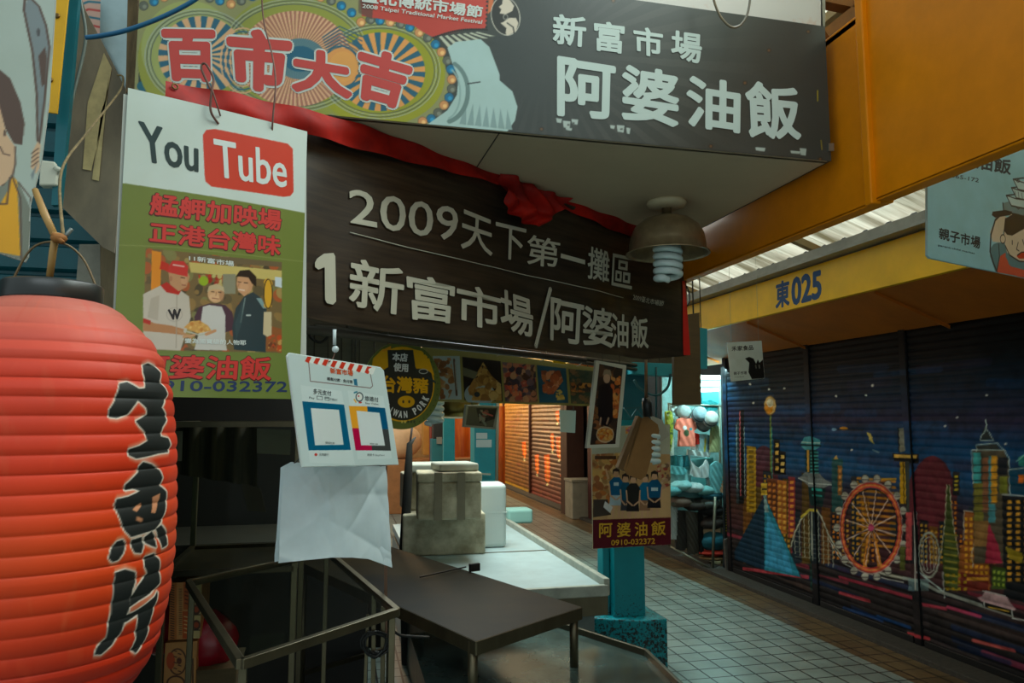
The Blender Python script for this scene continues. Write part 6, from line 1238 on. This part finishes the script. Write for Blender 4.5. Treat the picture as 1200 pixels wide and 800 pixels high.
cloth('striped_blouse', [(819, 508), (827, 508), (832, 510), (830, 530), (819, 530)], (150, 190, 196), 'pale top with a yellow stripe, right of the coral T-shirt', 'top', -.08, art=lambda c: (c.line([(825, 514), (824, 530)], 2, (180, 170, 40)), c.line([(829, 510), (829, 530)], 3, (50, 70, 100))))
cloth('camisole', [(834, 500), (839, 497), (842, 502), (844, 515), (842, 530), (832, 530), (833, 512)], (150, 156, 110), 'sage green camisole on the right of the clothes stall', 'camisole', -.16)
cloth('bra', [(808, 533), (810, 540), (815, 546), (820, 548), (825, 544), (828, 538), (831, 548), (833, 557), (826, 560), (814, 559), (809, 556), (811, 546)], (206, 214, 212), 'pale grey bra hung on the clothes stall', 'bra', -.14, art=lambda c: c.line([(820, 548), (821, 558)], 1, (120, 140, 140)))
cloth('teal_towel', [(833, 545), (840, 540), (847, 545), (849, 560), (845, 578), (835, 578), (832, 560)], (110, 176, 180), 'pale teal folded garment beneath the camisole', 'garment', -.2)
cloth('skin_garment', [(847, 550), (850, 552), (851, 572), (847, 578), (842, 576)], (206, 156, 120), 'tan garment at the right edge of the clothes stall', 'garment', -.22)
for k, (x, col, l) in enumerate(((787, (40, 110, 110), 'dark teal packet hanging left of the pale bra'), (794, (90, 170, 176), 'pale teal packet hanging left of the pale bra'), (801, (50, 130, 140), 'mid teal packet hanging next to the pale bra'))):
    cloth('packet', [(x, 534), (x + 6, 533), (x + 6.5, 546), (x + .5, 547)], col, l, 'packet', -.06)
cloth('folded_blouse', [(784, 552), (806, 550), (810, 556), (812, 570), (784, 572)], (150, 200, 200), 'pale folded top below the hanging teal packets', 'top', -.05)
cloth('hanging_blouse', [(781, 508), (787, 507), (790, 516), (789, 534), (783, 534)], (196, 206, 190), 'pale blouse below the yellow-green top', 'blouse', -.05)
cloth('hanging_vest', [(789, 488), (796, 486), (797, 497), (790, 500)], (150, 186, 186), 'small pale vest just left of the coral T-shirt collar', 'vest', -.02)
cloth('lace_trim', [(806, 526), (832, 530), (832, 536), (806, 533)], (206, 220, 218), 'strip of white lace edging above the pale bra', 'lace', -.1, wob=.02)
cloth('folded_towel', [(786, 545), (800, 547), (806, 551), (803, 556), (786, 555)], (110, 190, 194), 'cyan folded towel under the dark teal packet', 'towel', -.1)
cloth('grey_sock', [(828, 560), (832, 558), (833, 572), (829, 574)], (120, 130, 130), 'small grey sock hanging beside the pale bra', 'sock', -.15)
cloth('teal_bundle', [(822, 470), (832, 468), (842, 472), (840, 481), (826, 482)], (60, 170, 176), 'bright teal cloth bunched above the hats', 'cloth', .05)
cloth('white_bundle', [(786, 474), (798, 473), (806, 478), (798, 484), (787, 482)], (190, 206, 204), 'white cloth bunched above the coral T-shirt', 'cloth', .05)
cloth('pale_camisole', [(810, 526), (814, 511), (819, 511), (820, 528)], (196, 204, 200), 'pale camisole tucked beside the red garment', 'camisole', .0)
def hat(x, y, s, col, lab, dy=-.15):
    p = cl(x, y, dy); t = thing('sun_hat', lab, 'hat', p); R = Matrix.Rotation(radians(70), 3, 'X')
    MB().lathe([(.0, .085), (.05, .08), (.075, .06), (.085, 0), (.09, -.005), (.14 * s, -.02), (.142 * s, -.024), (.088, -.012)], p, 28, R).build('crown_and_brim', mat('hat_%d_%d_%d' % col, col, .8, noise=.3, scale=30), t)
    MB().lathe([(.087, .008), (.088, .024), (.083, .026)], p, 28, R).build('hat_band', mat('hat_band', (60, 76, 84), .7), t)
hat(819, 486, .6, (130, 160, 166), 'grey-blue sun hat at the top centre of the clothes stall'); hat(832, 491, .62, (170, 180, 172), 'pale cap-like hat right of the grey-blue sun hat', -.2); hat(800, 484, .5, (140, 156, 152), 'dim grey hat above the coral T-shirt', -.02); hat(824, 497, .45, (120, 130, 126), 'small dim hat tucked under the grey-blue sun hat', -.1)
PILE = [((110, 200, 204), 786, 574, 'pale cyan folded clothes, left on the display pile'), ((150, 214, 214), 798, 569, 'light cyan folded clothes on top of the display pile'), ((190, 220, 218), 812, 571, 'whitish folded clothes in the middle of the display pile'), ((120, 190, 190), 826, 574, 'cyan folded clothes at the right of the display pile'), ((30, 96, 110), 834, 580, 'dark teal folded clothes at the right end of the pile'), ((110, 90, 76), 796, 588, 'brown rolled cloth at the front left of the pile'), ((60, 54, 48), 814, 592, 'dark rolled cloth at the front of the pile'), ((90, 100, 96), 830, 590, 'grey rolled cloth at the front right of the pile')]
def pile(col, x, y, lab, w=.13, h=.055, dy=-.12, nm='folded_clothes', cat='clothes'):
    p = cl(x, y, dy); o = MB().ball(p, 1, 20, (w, .12, h)).build(nm, mat('pile_%d_%d_%d' % col, col, .85, noise=.35, scale=22))
    md = o.modifiers.new('folds', 'DISPLACE'); md.texture = bpy.data.textures.get('lumps'); md.strength = .035; return tag(o, lab, cat)
for col, x, y, l in PILE: pile(col, x, y, l)
TR = (60, 58, 52)
for P, col, l, dy in (([(793, 598), (803, 598), (806, 640), (800, 645), (792, 643)], (44, 42, 38), 'leftmost dark trousers hanging under the clothes stall', -.15), ([(803, 598), (817, 600), (819, 648), (807, 650)], (62, 58, 50), 'brown-grey trousers hanging under the clothes stall', -.18), ([(816, 600), (823, 600), (825, 650), (819, 650)], (34, 36, 34), 'black trousers hanging right of the brown-grey pair', -.1)): cloth('hanging_trousers', P, col, l, 'trousers', dy)
cloth('checked_cloth', [(786, 592), (794, 592), (796, 632), (787, 632)], (150, 160, 156), 'pale checked cloth at the left of the hanging trousers', 'cloth', -.12)
for col, x, y, w, h, l in (((20, 100, 116), 836, 634, .17, .10, 'large teal bundle on the floor of the clothes stall'), ((196, 50, 30), 836, 647, .17, .035, 'red folded cloth under the teal bundle'), ((120, 90, 50), 836, 653, .16, .025, 'tan folded cloth beneath the red one'), ((60, 50, 44), 834, 612, .16, .07, 'dark brown bundle above the teal bundle'), ((34, 34, 34), 834, 598, .16, .06, 'black bundle at the top of the bundles under the rack')): pile(col, x, y, l, w, h, -.1, 'cloth_bundle', 'bundle')
# strip light over it, box feet and the shuttered post between
tl = thing('clothes_stall_light', 'bright cyan-white tube light over the clothes stall', 'lamp', ony(833, 458, 7.9))
pt2 = Plane((0, 7.9), 90)
for y in (451, 457.5): MB().tube([pt2.at(790, y + 1), pt2.at(842, y - .5)], .016, 10).build('tube', emis('tube_cyan', (.55, 1, .98), 7), tl)
MB().box((pt2.at(816, 445) + Vector((0, .03, .03))), (.62, .08, .05)).build('housing', mat('housing_white', (200, 206, 200), .4), tl, .004)
tag(slab(Plane((0, 7.85), 90), [(822, 460), (842, 458), (843, 472), (824, 474)], .02, 'hanging_garment', mat('cyan_cloth', (60, 170, 180), .8, noise=.3, scale=20)), 'teal garment bundle right under the tube light', 'garment')
PT2 = Plane((0, 7.15), 90)
tag(slab(PT2, [(847, 430), (862, 440), (866, 672), (850, 676), (850, 560)], .05, 'shutter_post', mat('dark_post', (34, 40, 44), .6, noise=.3)), 'dark post between the clothes stall and the painted shutters', 'post')
tag(slab(Plane((0, 7.05), 90), [(849, 632), (858, 630), (861, 672), (852, 674)], .03, 'hanging_rag', mat('rag_grey', (96, 92, 84), .9, noise=.5, scale=30)), 'grey rag hanging at the foot of the dark post', 'rag')
c = Canvas(PT2, *(lambda a, b: (a[0], a[1], b[0], b[1]))(PT2.uv(850, 640), PT2.uv(866, 590)), 300, bg=(20, 20, 18))
for k in range(9): c.line([(851, 596 + k * 3.2), (854, 596 + k * 3.2)], 1.6, (150, 140, 30)); c.line([(860, 604 + k * 3.2), (863, 604 + k * 3.2)], 1.6, (150, 140, 30))
t = thing('tape_measure_strip', 'black strip with rows of yellow ticks on the dark post', 'strip', PT2.at(858, 640)); c.build('printed_face', paint('tick_print', .6), t, lift=.003)

# ================================================================ things down the aisle
gb_ = ony(684, 600, 11.4); 
bx = thing('storage_bin', 'grey box standing against the wall past the orange shutters', 'box', (gb_.x, 11.4, 0)); zz = ony(686, 564, 11.4).z
MB().box((gb_.x - .02, 11.5, zz / 2), (.4, .4, zz)).build('bin_body', mat('bin_grey', (150, 144, 126), .7, noise=.25), bx, .01); MB().box((gb_.x - .02, 11.5, zz + .02), (.43, .43, .04)).build('bin_lid', mat('bin_grey', (150, 144, 126)), bx, .008)
tag(MB().box((3.85, 11.95, 1.25), (.3, .35, 2.5)).build('wall_pillar', mat('brown_pillar', (70, 40, 28), .7, noise=.3)), 'dark brown pillar between the orange shutters and the grey box', 'pillar')
tag(MB().box((3.95, 10.55, 1.0), (.2, 1.2, 1.98)).build('red_shutter', mat('red_shutter', (74, 16, 10), .6, noise=.4, stretch=(1, 1, 12))), 'dark red shutter panel behind the tall tilted photo', 'shutter')
PA = Plane((0, 9.0), 90)
tp1 = thing('teal_post', 'teal post left of the orange drape, down the aisle', 'post', PA.at(526, 560)); slab(Plane((0, 10), 90), [(520, 395), (533, 395), (533, 627), (520, 627)], .1, 'shaft', mat('teal_mid', (20, 130, 140), .5, noise=.15), tp1)
tp2 = thing('teal_cabinet', 'teal upright cabinet with papers on it beside the orange shutters', 'cabinet', PA.at(568, 620)); slab(PA, [(556, 398), (582, 398), (582, 642), (556, 642)], .3, 'cabinet_body', mat('teal_mid', (20, 130, 140)), tp2, .01)
for P in ([(558, 507), (571, 507), (571, 514), (558, 514)], [(558, 515), (576, 515), (576, 524), (558, 524)]): slab(PA, P, .003, 'paper_notice', mat('paper_cool', (176, 186, 184)), tp2, front=.004)
MB().tube([PA.at(584, 400), PA.at(582, 570)], .02, 8).build('side_pipe', mat('pipe_pale', (176, 170, 150), .4, .4), tp2); MB().bar(PA.at(556, 554) + PA.N * .1, PA.at(573, 555) + PA.N * .1, .03, .02).build('arm', mat('pipe_pale', (176, 170, 150)), tp2)
# warm lit stall at the end
PE_ = Plane((0, 13.5), 90)
OD = mat('orange_drape', (236, 130, 34), .6, noise=0, col2=(200, 70, 14), scale=3, stretch=(5, 5, .5))
tag(strip(PE_, [(532, 476), (592, 476)], [(530, 570), (592, 570)], 60, 8, 'orange_drape', OD, None, lambda u, v: .03 * np.sin(u * 26)), 'glowing orange drape between the two teal uprights', 'drape')
for P, col, nm, lab, yy in (([(452, 490), (492, 495), (497, 535), (452, 540)], (236, 196, 150), 'pale_sack', 'pale warm-lit sack shape far behind the round sign', 12.5), ([(496, 494), (504, 494), (504, 533), (496, 533)], (214, 150, 60), 'yellow_crate', 'yellow crate in the warm-lit stall', 12.4), ([(505, 490), (512, 490), (512, 632), (505, 632)], (150, 40, 26), 'red_banner_post', 'red upright strip in the warm-lit stall', 12.0), ([(508, 492), (520, 492), (520, 514), (508, 514)], (30, 30, 28), 'dark_machine', 'dark machine with a small grey box, in front of the warm stall', 11.5), ([(506, 514), (521, 514), (521, 610), (506, 610)], (40, 120, 130), 'teal_box', 'teal box below the dark machine', 11.5)):
    q = Plane((0, yy), 90); m_ = mat(nm, col, .6, noise=.3, scale=3)
    if nm == 'pale_sack':
        a = Plane((0, 12.9), 90).at(468, 509); a.z = 1.2; tag(MB().ball(a, .4, 20, (1, .6, .75)).build(nm, m_), lab, 'sack')
    else: tag(slab(q, P, .25, nm, m_, bev=.01), lab, nm.split('_')[-1])
gx = Plane((0, 11.45), 90); tag(slab(gx, [(512, 512), (518, 512), (518, 520), (512, 520)], .05, 'grey_meter', mat('meter', (130, 130, 120), .5)), 'small grey meter box on the dark machine', 'meter')
t = thing('warm_stall', 'long warm-lit stall counter with goods at the left end of the aisle view', 'stall', (1.0, 12.8, 0)); 
MB().box((.9, 12.9, .45), (3.2, .6, .9)).build('counter', mat('warm_wood', (176, 120, 70), .6, noise=.3), t, .01); MB().box((.9, 13.6, 1.6), (3.2, .1, 2.2)).build('back_panel', mat('warm_panel', (230, 176, 110), .7, noise=.4, scale=3), t)

# ================================================================ what holds the hanging things up
def hang(t, P, ztop=2.95, r=.0018, m=mat('hanging_wire', (70, 66, 56), .6)):
    mb = MB()
    for q in P: mb.tube([q, Vector((q.x, q.y, ztop))], r, 5)
    mb.build('hanging_wire', m, t)
ob = bpy.data.objects
hang(ob['plywood_board'], [PW.at(797, 372) - PW.N * .01, PW.at(814, 368) - PW.N * .01], 3.53, .004)
hang(ob['teal_flange'], [Plane((1.6, 3.5), 88).at(823, 386) + Vector((0, .015, 0))], 3.5, .003)
hang(ob['round_sign'], [PPk.at(455, 404) - PPk.N * .003, PPk.at(488, 404) - PPk.N * .003], 2.95)
hang(ob['menu_strip'], [PMn.at(515, 412) - PMn.N * .006, PMn.at(600, 425) - PMn.N * .006, PMn.at(690, 436) - PMn.N * .006], 2.95, .003)
hang(ob['framed_photo'], [PF1.at(706, 425), PF1.at(726, 428)], 3.0)
hang(ob['framed_photo.001'], [through(564, 488, 3.6, 60).at(553, 477), through(564, 488, 3.6, 60).at(577, 477)], 2.95)
hang(ob['team_poster'], [PTm.at(705, 502) - PTm.N * .003, PTm.at(775, 500) - PTm.N * .003], 2.6)

hang(ob['cardboard_flap'], [PC.at(760, 490) - PC.N * .003], 2.9); hang(ob['notice_paper'], [through(663, 495, 4.6, 60).at(660, 481), through(663, 495, 4.6, 60).at(672, 482)], 2.95)
mb = MB(); mb.tube([PG.at(345, 543), PP.at(372, 520) - PP.N * .012, PP.at(390, 440) - PP.N * .012], .0015, 5); mb.tube([PG.at(448, 548), PP.at(425, 520) - PP.N * .012, PP.at(394, 440) - PP.N * .012], .0015, 5); mb.build('handle_string', mat('hanging_wire', (70, 66, 56)), ob['paper_bag'])
# dim rails and lintel just behind the banner, under the stall ceiling
PLn = through(600, 400, 3.35, AZM)
li = thing('stall_lintel', 'dim brown-grey lintel of rails between the banner and the dish photo strip', 'lintel', PLn.at(600, 415))
slab(PLn, [(362, 330), (800, 372), (800, 436), (700, 428), (497, 402), (400, 390), (362, 386)], .03, 'panel', mat('lintel', (88, 80, 62), .7, noise=.4, scale=5, stretch=(1, 1, 8)), li)
for a_, b_2 in (((362, 384), (740, 433)), ((400, 384), (740, 428))): MB().tube([PLn.at(*a_) + PLn.N * .03, PLn.at(*b_2) + PLn.N * .03], .011, 8).build('rail', mat('rail_brown', (70, 64, 50)), li)
hang(li, [PLn.at(420, 360), PLn.at(720, 400)], 2.95, .006)
# lattice of thin rods seen left of the round sign
lt = thing('rod_lattice', 'grey lattice of thin hanging rods behind the payment board hook', 'rods', Plane((-.1, 3.6), 70).at(400, 440)); q = Plane((-.1, 3.6), 70)
slab(q, [(356, 366), (455, 376), (455, 470), (356, 470)], .01, 'backing', mat('lattice_grey', (104, 104, 90), .8, noise=.35, scale=4, stretch=(1, 1, 6)), lt)
for x in (368, 384, 400, 412, 416, 421, 438): MB().tube([q.at(x, 372) + q.N * .01, q.at(x - 1, 470) + q.N * .01], .003, 6).build('rod', mat('rod_dim', (50, 48, 42), .6), lt)
MB().tube(smooth([q.at(358, 384) + q.N * .05, q.at(360, 396) + q.N * .05, q.at(372, 402) + q.N * .05, q.at(382, 392) + q.N * .05, q.at(382, 378) + q.N * .05]), .007, 6).build('black_cable_loop', mat('black_cable', (16, 18, 18)), lt)
hang(lt, [q.at(370, 368), q.at(440, 376)], 2.95, .004)
